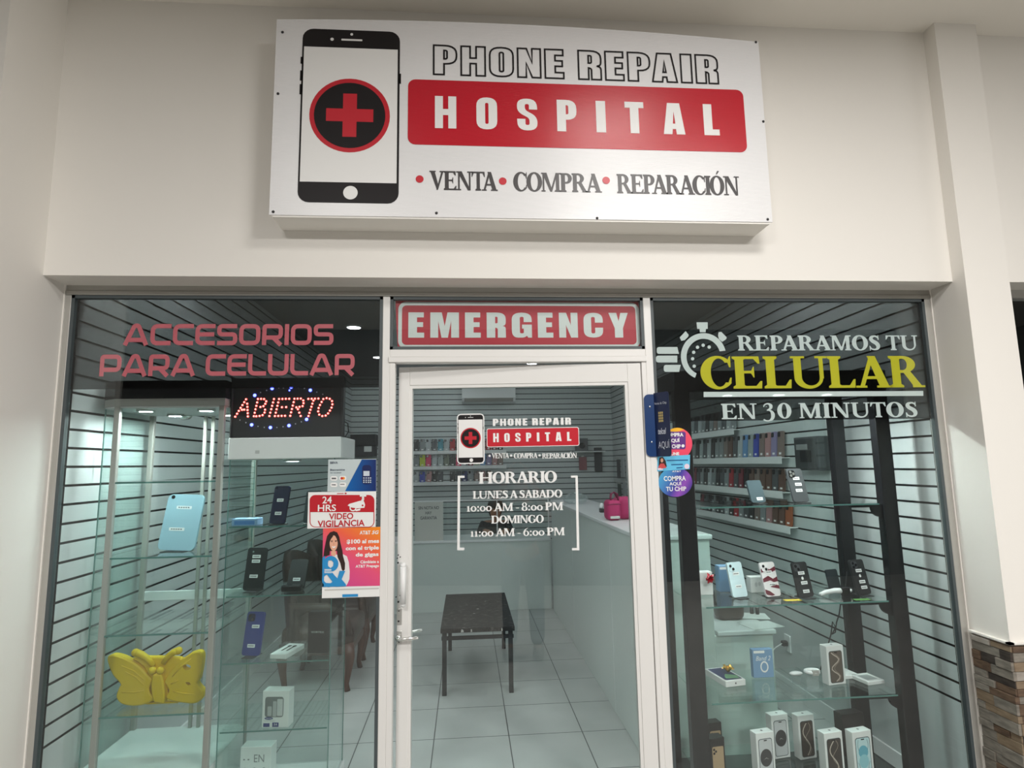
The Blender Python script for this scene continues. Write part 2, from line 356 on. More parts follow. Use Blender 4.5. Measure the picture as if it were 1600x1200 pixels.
def write(mb, s, font, pl, uL, uR, vT, vB, off=0.002, mi=0, track=8, outline=0, bold=0.0, shear=0.0):
    """fit the string s into the frame (uL..uR, vT..vB) seen on the plane pl"""
    uc = (uL + uR) / 2; vc = (vT + vB) / 2
    a0 = pl.inv(uL, vc)[0]; a1 = pl.inv(uR, vc)[0]; b0 = pl.inv(uc, vB)[1]; b1 = pl.inv(uc, vT)[1]
    write_in(mb, s, font, pl, a0, a1, b0, b1, off, mi, track, outline, bold, shear)
def write_in(mb, s, font, pl, a0, a1, b0, b1, off=0.002, mi=0, track=8, outline=0, bold=0.0, shear=0.0):
    if font == 'sans':
        vs_, fs = sans_polys(s, bold, shear); xs = [p[0] for p in vs_]; ys = [p[1] for p in vs_]
        x0, x1, y0, y1 = min(xs), max(xs), min(ys), max(ys)
        mb.add([pl.pt(a0 + (x - x0) / (x1 - x0) * (a1 - a0), b0 + (y - y0) / (y1 - y0) * (b1 - b0), off) for x, y in vs_], fs, mi); return
    polys, w = text_polys(s, {'imp': g_imp, 'tec': g_tec, 'ser': g_ser}[font], track)
    sx = (a1 - a0) / w; sy = (b1 - b0) / 100
    fn = lambda x, y: pl.pt(a0 + x * sx, b0 + y * sy, off)
    for poly in polys:
        if outline:
            for lp in poly:
                for q in ribbon([(x * sx, y * sy) for x, y in lp], outline, True): mb.flat(q, lambda x, y: pl.pt(a0 + x, b0 + y, off), mi)
        else: mb.flat(poly, fn, mi)
class Draw:
    """draws flat print on a plane from picture points (scale, origin of the close-up they were read in)"""
    def __init__(s, pl, sc=1, ox=0, oy=0): s.pl, s.sc, s.ox, s.oy = pl, sc, ox, oy
    def p(s, x, y): return s.pl.inv(x / s.sc + s.ox, y / s.sc + s.oy)
    def poly(s, mb, loops, off=0.001, mi=0):
        mb.flat([[s.p(*q) for q in lp] for lp in loops], lambda a, b: s.pl.pt(a, b, off), mi)
    def text(s, mb, t, font, x0, x1, yt, yb, **k): write(mb, t, font, s.pl, x0 / s.sc + s.ox, x1 / s.sc + s.ox, yt / s.sc + s.oy, yb / s.sc + s.oy, **k)

# ------------------------------------------------------------------ materials
M_WALL = mat('wall_paint', (0.80, 0.775, 0.73, 1), 0.75, bump=(40, 0.08, 0.004))
M_CEIL = mat('ceiling_paint', (0.78, 0.75, 0.69, 1), 0.85, bump=(30, 0.06, 0.004))
M_ALU = mat('white_aluminium', (0.74, 0.73, 0.71, 1), 0.4)
M_CHAN = mat('grey_aluminium', (0.42, 0.41, 0.38, 1), 0.42, metal=0.3)
M_GASK = mat('dark_gasket', (0.06, 0.075, 0.08, 1), 0.5)
M_GLASS = clear('shop_glass', (0.925, 0.955, 0.95, 1), 1.0)
M_CGLASS = clear('case_glass', (0.93, 0.97, 0.96, 1), 0.9)
M_EDGE = mat('glass_edge', (0.10, 0.22, 0.20, 1), 0.2)
M_FILM = clear('tint_film', (0.42, 0.42, 0.425, 1), 0.5)
M_REDV = clear('red_vinyl', (0.55, 0.10, 0.12, 1), 0.3, body=srgb(250, 132, 144), bodyfac=0.82)
M_WHTV = clear('white_vinyl', (0.55, 0.57, 0.58, 1), 0.3, body=srgb(240, 244, 244), bodyfac=0.86)
M_YELV = clear('yellow_vinyl', (0.6, 0.55, 0.08, 1), 0.3, body=srgb(236, 222, 64), bodyfac=0.80)
M_WHT = mat('white_print', (0.82, 0.82, 0.81, 1), 0.4)
M_SLAT = mat('slat_panel', (0.56, 0.60, 0.60, 1), 0.45, bump=(3, 0.05, 0.01))
M_GROOVE = mat('slat_groove', (0.03, 0.03, 0.032, 1), 0.7)
M_BLK = mat('black_gloss', (0.012, 0.012, 0.014, 1), 0.25)
M_BLKM = mat('black_matt', (0.02, 0.02, 0.022, 1), 0.55)
M_DKGR = mat('dark_grey_plastic', (0.06, 0.065, 0.07, 1), 0.5)
M_WPL = mat('white_plastic', (0.78, 0.79, 0.79, 1), 0.35)
M_CARD = mat('white_card', (0.80, 0.81, 0.80, 1), 0.5)
M_STK = mat('sticker_paper', (0.85, 0.85, 0.85, 1), 0.6)
M_INK = mat('grey_ink', (0.12, 0.12, 0.13, 1), 0.6)
M_COUNTER = mat('white_laminate', (0.66, 0.71, 0.69, 1), 0.35)
M_CTOP = mat('worktop_white', (0.76, 0.77, 0.78, 1), 0.3)
M_STEEL = mat('brushed_steel', (0.6, 0.6, 0.58, 1), 0.32, metal=0.85)
M_CHROME = mat('satin_chrome', (0.72, 0.72, 0.7, 1), 0.22, metal=0.9)
M_SIGNRED = mat('sign_red', (0.50, 0.004, 0.018, 1), 0.27)
M_SIGNBLK = mat('sign_black', (0.010, 0.008, 0.009, 1), 0.45, spec=0.25)
M_DOTRED = mat('dot_red', srgb(196, 30, 46), 0.4)
M_LAMP = mat('lamp_diffuser', (0.9, 0.9, 0.9, 1), 0.4, emit=(0.94, 0.98, 1.0, 1), estr=60)
M_CLAMP = mat('case_lamp', (0.9, 0.9, 0.9, 1), 0.4, emit=(0.93, 1.0, 0.99, 1), estr=350)
M_CLAMP2 = mat('case_lamp_bright', (0.9, 0.9, 0.9, 1), 0.4, emit=(0.93, 1.0, 0.97, 1), estr=500)
M_LEDR = mat('red_led', (0.6, 0.05, 0.05, 1), 0.4, emit=(1.0, 0.09, 0.07, 1), estr=3.2)
M_LEDRC = mat('red_led_core', (0.9, 0.5, 0.5, 1), 0.4, emit=(1.0, 0.62, 0.55, 1), estr=3.0)
M_LEDB = mat('blue_led', (0.1, 0.1, 0.8, 1), 0.4, emit=(0.07, 0.09, 1.0, 1), estr=9.0)
M_LEDW = mat('unlit_led', (0.5, 0.5, 0.55, 1), 0.3)
M_YELF = mat('yellow_foam', srgb(230, 188, 16), 0.6, bump=(60, 0.1, 0.002))
M_BROWN = mottled('dark_brown_leather', (0.030, 0.020, 0.017, 1), (0.055, 0.035, 0.028, 1), 9, 0.45)
M_WOOD = mottled('dark_stained_wood', (0.045, 0.018, 0.012, 1), (0.09, 0.035, 0.022, 1), 14, 0.4, stretch=(1, 1, 0.1))
M_STONE = mottled('worn_dark_tabletop', (0.014, 0.013, 0.013, 1), (0.12, 0.11, 0.105, 1), 26, 0.55, detail=10, spec=0.25, lo=0.54, hi=0.82)
M_FLOORX = mottled('corridor_floor', (0.33, 0.32, 0.30, 1), (0.39, 0.375, 0.35, 1), 2, 0.35)
M_OPP = mat('opposite_wall', (0.10, 0.098, 0.095, 1), 0.7)

m = bpy.data.materials.new('floor_tile'); m.use_nodes = True; nt = m.node_tree; L = nt.links.new; b = nt.nodes['Principled BSDF']; M_FLOOR = m
tc = nt.nodes.new('ShaderNodeTexCoord'); sp = nt.nodes.new('ShaderNodeSeparateXYZ'); L(tc.outputs['Object'], sp.inputs[0])
def _joint(sock, off):
    a = nt.nodes.new('ShaderNodeMath'); a.operation = 'SUBTRACT'; a.inputs[1].default_value = off; L(sock, a.inputs[0])
    w = nt.nodes.new('ShaderNodeMath'); w.operation = 'PINGPONG'; w.inputs[1].default_value = 0.225; L(a.outputs[0], w.inputs[0])
    c = nt.nodes.new('ShaderNodeMath'); c.operation = 'LESS_THAN'; c.inputs[1].default_value = 0.0030; L(w.outputs[0], c.inputs[0]); return c.outputs[0]
mxn = nt.nodes.new('ShaderNodeMath'); mxn.operation = 'MAXIMUM'; L(_joint(sp.outputs['X'], -0.2063), mxn.inputs[0]); L(_joint(sp.outputs['Y'], 1.1646), mxn.inputs[1])
ns = nt.nodes.new('ShaderNodeTexNoise'); ns.inputs['Scale'].default_value = 2.2; ns.inputs['Detail'].default_value = 7; L(tc.outputs['Object'], ns.inputs['Vector'])
rp = nt.nodes.new('ShaderNodeValToRGB'); rp.color_ramp.elements[0].position = 0.3; rp.color_ramp.elements[1].position = 0.7
rp.color_ramp.elements[0].color = (0.40, 0.42, 0.41, 1); rp.color_ramp.elements[1].color = (0.52, 0.54, 0.53, 1); L(ns.outputs['Fac'], rp.inputs[0])
mxc = nt.nodes.new('ShaderNodeMixRGB'); L(mxn.outputs[0], mxc.inputs[0]); L(rp.outputs[0], mxc.inputs[1]); mxc.inputs[2].default_value = (0.05, 0.055, 0.055, 1)
L(mxc.outputs[0], b.inputs['Base Color']); b.inputs['Roughness'].default_value = 0.28

m = mat('sign_sheet', (0.78, 0.78, 0.79, 1), 0.27); M_SHEET = m; nt = m.node_tree; L = nt.links.new; b = nt.nodes['Principled BSDF']   # fluted plastic sheet
for mm in (m, M_SIGNRED):
    nt = mm.node_tree; b = nt.nodes['Principled BSDF']; tc = nt.nodes.new('ShaderNodeTexCoord'); wv = nt.nodes.new('ShaderNodeTexWave'); wv.bands_direction = 'Z'; wv.inputs['Scale'].default_value = 60
    bp = nt.nodes.new('ShaderNodeBump'); bp.inputs['Strength'].default_value = 0.16; bp.inputs['Distance'].default_value = 0.002
    nt.links.new(tc.outputs['Object'], wv.inputs['Vector']); nt.links.new(wv.outputs['Fac'], bp.inputs['Height']); nt.links.new(bp.outputs['Normal'], b.inputs['Normal'])

# ------------------------------------------------------------------ the setting
ZF = -0.17                       # the corridor lies one step lower than the shop
XL, XR, YB, ZC, ZX, YW, ZLIP = -1.751, 2.272, 6.45, 3.0, 3.715, -0.155, 2.44
IL, IR = -1.735, 2.26           # inner faces of the slatted side walls
struct(MB().box(-2.2, 2.6, -0.05, 7.0, ZF - 0.05, 0).build('floor', M_FLOOR))
struct(MB().box(-6, 9, -7.2, 1.6, ZF - 0.12, ZF).build('floor_corridor', M_FLOORX))
struct(MB().box(-6, 9, -7.2, 0.1, ZX, ZX + 0.1).build('ceiling_corridor', M_CEIL))
struct(MB().box(-2.2, 2.6, 0.1, 7.0, ZC, ZC + 0.1).build('ceiling', mat('shop_ceiling', (0.50, 0.50, 0.50, 1), 0.8)))
struct(MB().box(XL, XR, YW, 0.04, ZLIP, ZX).build('wall_front', M_WALL))
struct(MB().box(XL - 0.3, XL, -0.46, 0.06, ZF, ZX).build('wall_corridor_left', M_WALL))
struct(MB().box(-6, 9, -6.5, -6.4, ZF, ZX).build('wall_opposite', M_OPP))
struct(MB().box(-6.1, -6, -7.3, 0.1, ZF, ZX).build('wall_corridor_west', M_OPP))
struct(MB().box(9, 9.1, -7.3, 0.1, ZF, ZX).build('wall_corridor_east', M_OPP))
# column at the right, with a band of ledger stone round its foot
CX0, CX1, CY0, ZST = XR, 2.487, -0.225, 0.845
struct(MB().box(CX0, CX1, CY0, 0.06, ZF, ZX).build('column', M_WALL))
struct(MB().box(5.4, 9, YW, 0.1, ZF, ZX).build('wall_front_far_right', M_WALL)); struct(MB().box(-6, XL - 0.3, -0.46, -0.36, ZF, ZX).build('wall_front_left', M_OPP))
struct(MB().box(CX1, 5.5, YW, 0.04, ZLIP, ZX).build('wall_front_right', M_WALL))
w3 = thing('window_4', '', '', (2.9, 0, 0), kind='structure')
MB().box(CX1, 5.4, -0.03, 0.03, 2.40, ZLIP).box(CX1, CX1 + 0.03, -0.03, 0.03, ZF, 2.40).build('frame', M_CHAN, w3)
MB().box(CX1 + 0.03, 5.4, -0.004, 0.004, ZF, 2.40).build('pane', M_GLASS, w3)
struct(MB().box(CX1, 5.4, 1.5, 1.6, ZF, 3).build('wall_neighbour_back', mat('neighbour_dark', (0.02, 0.02, 0.02, 1), 0.8)))
struct(MB().box(CX1, 5.4, 0.05, 1.5, 2.9, 3.0).build('ceiling_neighbour', M_OPP))
STONES = [mottled('ledger_stone_%s' % n, a, b_, 18, 0.75, stretch=(1, 1, 4)) for n, a, b_ in (
    ('grey', (0.14, 0.125, 0.105, 1), (0.25, 0.225, 0.19, 1)), ('brown', (0.075, 0.045, 0.028, 1), (0.15, 0.095, 0.06, 1)), ('dark', (0.022, 0.017, 0.014, 1), (0.055, 0.042, 0.034, 1)),
    ('tan', (0.17, 0.12, 0.075, 1), (0.24, 0.18, 0.12, 1)), ('pale', (0.26, 0.23, 0.20, 1), (0.36, 0.33, 0.29, 1)))]
st = MB(); sf = MB(); z = ZF
while z < ZST - 0.02:
    h = min(rnd.choice((0.024, 0.03, 0.038, 0.046)), ZST - z)
    y = CY0 - 0.012
    while y < -0.04:
        w = rnd.uniform(0.05, 0.16); y1 = min(y + w, -0.035); st.rbox(CX0 - 0.004 - rnd.uniform(0.004, 0.014), CX0 + 0.004, y + 0.0008, y1 - 0.0008, z + 0.0008, z + h - 0.0008, 0.0015, rnd.choice((0, 0, 0, 0, 1, 1, 2, 2, 3, 4)), 1); y = y1
    x = CX0 - 0.006
    while x < CX1 - 0.01:
        w = rnd.uniform(0.06, 0.2); x1 = min(x + w, CX1); sf.rbox(x + 0.0008, x1 - 0.0008, CY0 - 0.004 - rnd.uniform(0.006, 0.014), CY0 + 0.004, z + 0.0008, z + h - 0.0008, 0.0015, rnd.choice((0, 1, 1, 2, 3, 4, 4)), 1); x = x1
    z += h
struct(st.build('trim_stone_side', STONES)); struct(sf.build('trim_stone_front', STONES))
struct(MB().box(CX0 - 0.018, CX0 + 0.003, CY0 - 0.018, -0.035, ZST, ZST + 0.008).box(CX0 - 0.018, CX1, CY0 - 0.018, CY0 + 0.003, ZST, ZST + 0.008).build('trim_stone_cap', M_WALL))

def slats(name, p0, p1, n):
    """slatted wall between two floor points; n = unit vector into the room"""
    p0 = Vector(p0); p1 = Vector(p1); n = Vector(n); mb = MB()
    zs = [0.51 + 0.0814 * k for k in range(31)]; edges = [0.0] + zs + [ZC]
    def brd(z0, z1, d0, d1, mi):
        q = [p0 + n * d0, p1 + n * d0, p1 + n * d1, p0 + n * d1]
        vs_ = [Vector((v.x, v.y, z0)) for v in q] + [Vector((v.x, v.y, z1)) for v in q]
        mb.add(vs_, [(0, 3, 2, 1), (4, 5, 6, 7), (0, 1, 5, 4), (1, 2, 6, 5), (3, 0, 4, 7)], 1); mb.add(vs_, [(2, 3, 7, 6)], mi)
    brd(0, ZC, -0.06, -0.014, 1)
    for i in range(len(edges) - 1): brd(edges[i] + (0.0055 if i else 0), edges[i + 1] - 0.0055, -0.012, 0, 0)
    return struct(mb.build(name, [M_SLAT, M_GROOVE]))
slats('wall_left', (IL, 0.065, 0), (IL, YB, 0), (1, 0, 0)); slats('wall_right', (IR, 0.06, 0), (IR, YB, 0), (-1, 0, 0)); slats('wall_back', (IL - 0.06, YB, 0), (IR + 0.06, YB, 0), (0, -1, 0))
struct(MB().box(IL, IL + 0.012, 0.07, YB, 0, 0.09).build('baseboard_left', M_WPL)); struct(MB().box(IR - 0.012, IR, 0.07, YB, 0, 0.09).build('baseboard_right', M_WPL))
struct(MB().box(XL - 0.2, IL - 0.06, 0.05, 6.6, 0, ZC).build('wall_outer_left', M_WALL)); struct(MB().box(IR + 0.06, 2.6, 0.05, 6.6, 0, ZC).build('wall_outer_right', M_WALL)); struct(MB().box(-2, 2.6, YB + 0.06, 6.7, 0, ZC).build('wall_outer_back', M_WALL))
struct(MB().box(-2, 2.6, 0.05, 0.1, ZLIP, ZX).build('wall_front_inner', M_CEIL))

# shop front: aluminium frame, three panes, door
ZG = 2.397; PL0, PL1, PR0, PR1 = -0.375, -0.343, 0.833, 0.868
PLb, PRb = -0.318, 0.808
def rail(mb, x0, x1, z0, z1, y0=-0.014, y1=0.035): return mb.rbox(x0, x1, y0, y1, z0, z1, 0.002, 0, 1)
fr = MB(); rail(fr, XL, XR, ZG + 0.018, ZLIP + 0.004); rail(fr, XL + 0.004, XR - 0.004, ZG, ZG + 0.018, -0.020, 0.038)
struct(fr.build('trim_1', M_CHAN))
struct(rail(rail(MB(), XL, XL + 0.028, 0, ZG), XR - 0.032, XR, 0, ZG).build('trim_2', M_CHAN))
struct(MB().box(XL - 0.002, XL + 0.004, -0.020, -0.013, 0, ZLIP).box(XR - 0.004, XR + 0.003, -0.020, -0.013, 0, ZLIP).build('trim_3', M_WALL))
struct(rail(rail(MB(), PL0, PL1, 0, ZG), PR0, PR1, 0, ZG).build('trim_4', M_ALU))
struct(rail(rail(MB(), PL1, PLb, 0, 2.09), PRb + 0.004, PR0, 0, 2.09).build('trim_5', M_ALU))
struct(rail(rail(MB(), PL1, PR0, 2.115, 2.150), PL1 - 0.004, PR0 + 0.004, 2.09, 2.115, -0.022, 0.035).build('trim_6', M_ALU))
def window(name, x0, x1, z0, z1):
    o = thing(name, '', '', ((x0 + x1) / 2, 0, 0), kind='structure'); g = 0.014
    MB().box(x0, x0 + g, -0.012, 0.012, z0, z1).box(x1 - g, x1, -0.012, 0.012, z0, z1).box(x0, x1, -0.012, 0.012, z1 - g, z1).box(x0, x1, -0.012, 0.012, z0, z0 + g).build('gasket', M_GASK, o)
    MB().box(x0, x1, -0.004, 0.004, z0, z1).build('pane', M_GLASS, o); return o
wl = window('window_1', XL + 0.028, PL0, 0.04, ZG); wr = window('window_2', PR1, XR - 0.032, 0.04, ZG); wt = window('window_3', PL1, PR0, 2.150, ZG)
struct(rail(rail(MB(), XL + 0.028, PL0, 0, 0.04), PR1, XR - 0.032, 0, 0.04).build('trim_7', M_ALU))
MB().box(XL + 0.03, PL0, 0.0068, 0.0074, 1.981, ZG).build('tint_film', M_FILM, wl)
MB().box(PR1, XR - 0.034, 0.0068, 0.0074, 1.812, ZG).build('tint_film', M_FILM, wr)

# door, standing slightly open into the shop
DTH = math.radians(4.6); HX = 0.806; DW = HX - PLb - 0.006
door = thing('door_1', '', '', (HX, 0.0, 0), local=True, kind='structure'); door.rotation_euler = (0, 0, -DTH)
DP = Plane((HX, 0, 0), (math.cos(DTH), -math.sin(DTH), 0))
dtl = DP.inv(645.5, 607); dtr = DP.inv(975, 603); GL, GR, GT = dtl[0], dtr[0], (dtl[1] + dtr[1]) / 2
def drail(x0, x1, z0, z1): return MB().rbox(x0, x1, -0.022, 0.022, z0, z1, 0.002, 0, 1).rbox(x0, x1, -0.026, 0.026, z0, z1, 0.002, 0, 1)
SL, SR = GL + 0.014, GR - 0.016
MB().rbox(-DW, GL - 0.012, -0.022, 0.022, 0.02, 2.082, 0.002).build('stile', M_ALU, door)
MB().rbox(GR + 0.014, 0, -0.022, 0.022, 0.02, 2.082, 0.002).build('stile', M_ALU, door)
MB().rbox(GL - 0.012, GR + 0.014, -0.022, 0.022, GT + 0.014, 2.082, 0.002).build('top_rail', M_ALU, door)
MB().rbox(GL - 0.012, GR + 0.014, -0.022, 0.022, 0.02, 0.16, 0.002).build('bottom_rail', M_ALU, door)
bd = MB()
for a in ((GL - 0.012, GL, 0.16, GT + 0.014), (GR, GR + 0.014, 0.16, GT + 0.014), (GL, GR, GT, GT + 0.014), (GL, GR, 0.16, 0.174)): bd.box(a[0], a[1], -0.018, 0.018, a[2], a[3])
bd.build('glazing_bead', M_ALU, door)
MB().box(GL - 0.004, GR + 0.004, -0.0035, 0.0035, 0.165, GT + 0.006).build('pane', M_GLASS, door)
def dpx(u, v): return DP.inv(u, v)
# pull bar, lock plates and lever handle
a, zt = dpx(634, 876); zb = dpx(634, 943)[1]
pb = MB().tube([(a, -0.060, zt - 0.012), (a, -0.060, zb + 0.01)], 0.0125, 14).ball((a, -0.060, zt - 0.012), 0.0135, 12, 8).ball((a, -0.060, zb + 0.01), 0.0125, 12, 8)
pb.tube([(a - 0.015, -0.022, zt - 0.012), (a, -0.060, zt - 0.012)], 0.009, 10).tube([(a - 0.015, -0.022, zb + 0.02), (a, -0.060, zb + 0.02)], 0.009, 10).build('pull_handle', M_WPL, door, True)
pb = MB().tube([(a, 0.060, zt - 0.012), (a, 0.060, zb + 0.01)], 0.0125, 14).tube([(a, 0.022, zt - 0.02), (a, 0.060, zt - 0.02)], 0.009, 10).tube([(a, 0.022, zb + 0.02), (a, 0.060, zb + 0.02)], 0.009, 10).build('pull_handle', M_WPL, door, True)
a0, z0 = dpx(621, 1004); a1, z1 = dpx(629.5, 949)
lk = MB().rbox(a0, a1, -0.0245, -0.0215, z0, z0 + 0.055, 0.001).rbox(a0, a1, -0.0245, -0.0215, z1 - 0.068, z1, 0.001)
lk.build('lock_plate', M_STEEL, door)
sc_ = MB()
for u, v in ((625, 952.5), (624.5, 968.5), (625, 1001), (623.5, 878), (624, 938.5), (620.5, 931), (627, 928.5), (624, 866), (627, 869), (622.5, 871)):
    q = dpx(u, v); r = 0.0042 if (u, v) in ((623.5, 878), (624, 938.5), (624.5, 968.5)) else 0.0028
    sc_.tube([(q[0], -0.020, q[1]), (q[0], -0.0255, q[1])], r, 8)
sc_.build('screw_hole', M_BLKM, door)
a0, z0 = dpx(624.5, 993.5); a1 = dpx(657, 993)[0]
lv = MB().tube([(a0, -0.022, z0), (a0, -0.040, z0)], 0.014, 14).tube([(a0, -0.030, z0), (a0, -0.052, z0), (a0 + 0.02, -0.056, z0), (a1, -0.056, z0 + 0.006)], 0.0075, 10)
lv.tube([(a0, 0.022, z0 + 0.002), (a0, 0.052, z0 + 0.002), (a0 + 0.02, 0.056, z0), (a1, 0.056, z0 + 0.008)], 0.0075, 10).build('lever_handle', M_CHROME, door, True)

# ------------------------------------------------------------------ the big shop sign
SX0, SX1, SZ0, SY = -0.799, 1.338, 2.656, -0.30
def sign_top(x): t = (x - SX0) / (SX1 - SX0); return 3.535 + (3.517 - 3.535) * t + 0.030 * 4 * t * (1 - t)
SP = facade(SY)
sign = thing('shop_sign', 'large white box sign over the shop front with black phone emblem and red banner', 'sign', (0.27, YW, SZ0))
top = [(SX0 + (SX1 - SX0) * k / 20, sign_top(SX0 + (SX1 - SX0) * k / 20)) for k in range(21)]
MB().box(SX0 + 0.012, SX1 - 0.012, SY + 0.004, YW - 0.001, SZ0 - 0.008, 3.49).build('sign_box', M_WALL, sign)
MB().prism([[(SX0, SZ0), (SX1, SZ0)] + top[::-1]], lambda a, b: SP.pt(a, b, 0), lambda a, b: SP.pt(a, b, -0.004)).build('face_sheet', M_SHEET, sign)
D = Draw(SP)
red = MB()
q0 = SP.inv(637, 225); q1 = SP.inv(1160.5, 141); zt_ = (SP.inv(637, 123.5)[1] + SP.inv(1158, 141)[1]) / 2; zb_ = (SP.inv(637.5, 226)[1] + SP.inv(1162, 238)[1]) / 2
red.flat([rr(q0[0], zb_, q1[0], zt_, 0.032)], lambda a, b: SP.pt(a, b, 0.0012)).build('red_banner', M_SIGNRED, sign)
t = MB(); write(t, 'PHONE REPAIR', 'imp', SP, 677.7, 1120.5, 79, 123.6, 0.0015, track=11, outline=0.0076); t.build('lettering_outline', M_SIGNBLK, sign)
t = MB(); write(t, 'HOSPITAL', 'imp', SP, 679.6, 1122.5, 157, 206.2, 0.002, track=53); t.build('lettering_white', M_WHT, sign)
for s, uL, uR, vT, vB in (('VENTA', 671, 777, 268, 297.5), ('COMPRA', 801.6, 939.4, 270.5, 299.8), ('REPARACIÓN', 963.5, 1155, 274, 303.8)):
    t = MB(); write(t, s, 'ser', SP, uL, uR, vT, vB, 0.0015, track=-6); t.build('lettering_word', mat('sign_charcoal', (0.045, 0.04, 0.042, 1), 0.4), sign)
for u, v in ((655.7, 280), (785.5, 283.2), (947, 282)):
    c = SP.inv(u, v); MB().flat([circ(c[0], c[1], 0.0165)], lambda a, b: SP.pt(a, b, 0.0015)).build('bullet_dot', M_DOTRED, sign)
def phone_emblem(pl, parent, B, screen, cx, cy_, r, off, white_rim=0.0):
    """upright phone drawing with a red cross; B = (uL,uR,vT,vB) body, screen the same"""
    cu = (B[0] + B[1]) / 2; cv = (B[2] + B[3]) / 2
    a0 = pl.inv(B[0], cv)[0]; a1 = pl.inv(B[1], cv)[0]; b1 = pl.inv(cu, B[2])[1]; b0 = pl.inv(cu, B[3])[1]
    w = a1 - a0; h = b1 - b0; s0 = b0 + h * (B[3] - screen[3]) / (B[3] - B[2]); s1 = b1 - h * (screen[2] - B[2]) / (B[3] - B[2])
    f = lambda o: (lambda a, b: pl.pt(a, b, off + o))
    if white_rim:
        MB().flat([rr(a0 - white_rim, b0 - white_rim, a1 + white_rim, b1 + white_rim, w * 0.12 + white_rim)], f(-0.0004)).build('emblem_rim', M_WHT, parent)
    k = MB().flat([rr(a0, b0, a1, b1, w * 0.11)], f(0))
    for s_, z0_, z1_ in ((0, .79, .83), (0, .69, .75), (0, .61, .67)): k.flat([[(a0 - w * .014, b0 + h * z0_), (a0 + w * .01, b0 + h * z0_), (a0 + w * .01, b0 + h * z1_), (a0 - w * .014, b0 + h * z1_)]], f(0))
    k.flat([[(a1 - w * .01, b0 + h * .69), (a1 + w * .014, b0 + h * .69), (a1 + w * .014, b0 + h * .75), (a1 - w * .01, b0 + h * .75)]], f(0))
    k.build('emblem_phone', M_SIGNBLK, parent)
    k = MB().flat([[(a0 + w * .018, s0), (a1 - w * .022, s0), (a1 - w * .022, s1), (a0 + w * .018, s1)]], f(0.0006))
    k.flat([circ(a0 + w * .52, (b0 + s0) / 2, w * .072)], f(0.0006)).flat([circ(a0 + w * .30, s1 + (b1 - s1) * .45, w * .018, n=12)], f(0.0006)).flat([circ(a0 + w * .50, s1 + (b1 - s1) * .76, w * .015, n=12)], f(0.0006))
    k.flat([rr(a0 + w * .395, s1 + (b1 - s1) * .40, a0 + w * .61, s1 + (b1 - s1) * .50, w * .006)], f(0.0006)).build('emblem_screen', M_WHT, parent)
    c = pl.inv(cx, cy_)
    MB().flat([circ(c[0], c[1], r, n=48)], f(0.0010)).build('emblem_ring', M_SIGNRED_P, parent)
    MB().flat([circ(c[0], c[1], r * .885, n=48)], f(0.0014)).build('emblem_disc', M_SIGNBLK, parent)
    x, y = c; s, q_ = r * .585, r * .172
    MB().flat([[(x - q_, y - s), (x + q_, y - s), (x + q_, y - q_), (x + s, y - q_), (x + s, y + q_), (x + q_, y + q_), (x + q_, y + s), (x - q_, y + s), (x - q_, y + q_), (x - s, y + q_), (x - s, y - q_), (x - q_, y - q_)]], f(0.0018)).build('emblem_cross', M_SIGNRED_P, parent)
M_SIGNRED_P = mat('sign_red_plain', (0.52, 0.006, 0.02, 1), 0.4)
phone_emblem(SP, sign, (469, 624, 47.3, 317.3), (0, 0, 76.5, 286.5), 546.7, 180.5, SP.inv(609.4, 180.5)[0] - SP.inv(546.7, 180.5)[0], 0.0012)
for u, v in ((441.5, 50.5), (434.5, 146.5), (427, 331), (682, 333), (933, 341), (1199.5, 342.8), (1192.6, 190), (1181, 66)):
    c = SP.inv(u, v); MB().ball((c[0], SY - 0.001, c[1]), (0.006, 0.003, 0.006), 10, 6).build('screw', M_BLKM, sign)

# ------------------------------------------------------------------ banner and lettering on the glass
EP = facade(0.02)
em = thing('emergency_banner', 'red banner with pale EMERGENCY lettering behind the glass over the door', 'banner', (0.24, 0.02, 2.16))
D = Draw(EP, 3.478, 590, 450)
MB().prism([[D.p(97, 62), D.p(1432, 62), D.p(1425, 336), D.p(110, 337), D.p(104, 240)]], lambda a, b: EP.pt(a, b, 0), lambda a, b: EP.pt(a, b, -0.004)).build('board', mat('banner_red', srgb(200, 44, 62), 0.45), em)
e0 = D.p(112, 205); e1 = D.p(1423, 205); et = (D.p(767, 78)[1]); eb = D.p(767, 328)[1]
MB().flat([rr(e0[0], eb, e1[0], et, 0.035), rr(e0[0] + 0.017, eb + 0.017, e1[0] - 0.017, et - 0.017, 0.020)], lambda a, b: EP.pt(a, b, 0.001)).build('border', M_WHT, em)
t = MB(); D.text(t, 'EMERGENCY', 'imp', 167, 1362, 134, 270, off=0.001, track=17); t.build('lettering', M_WHT, em)

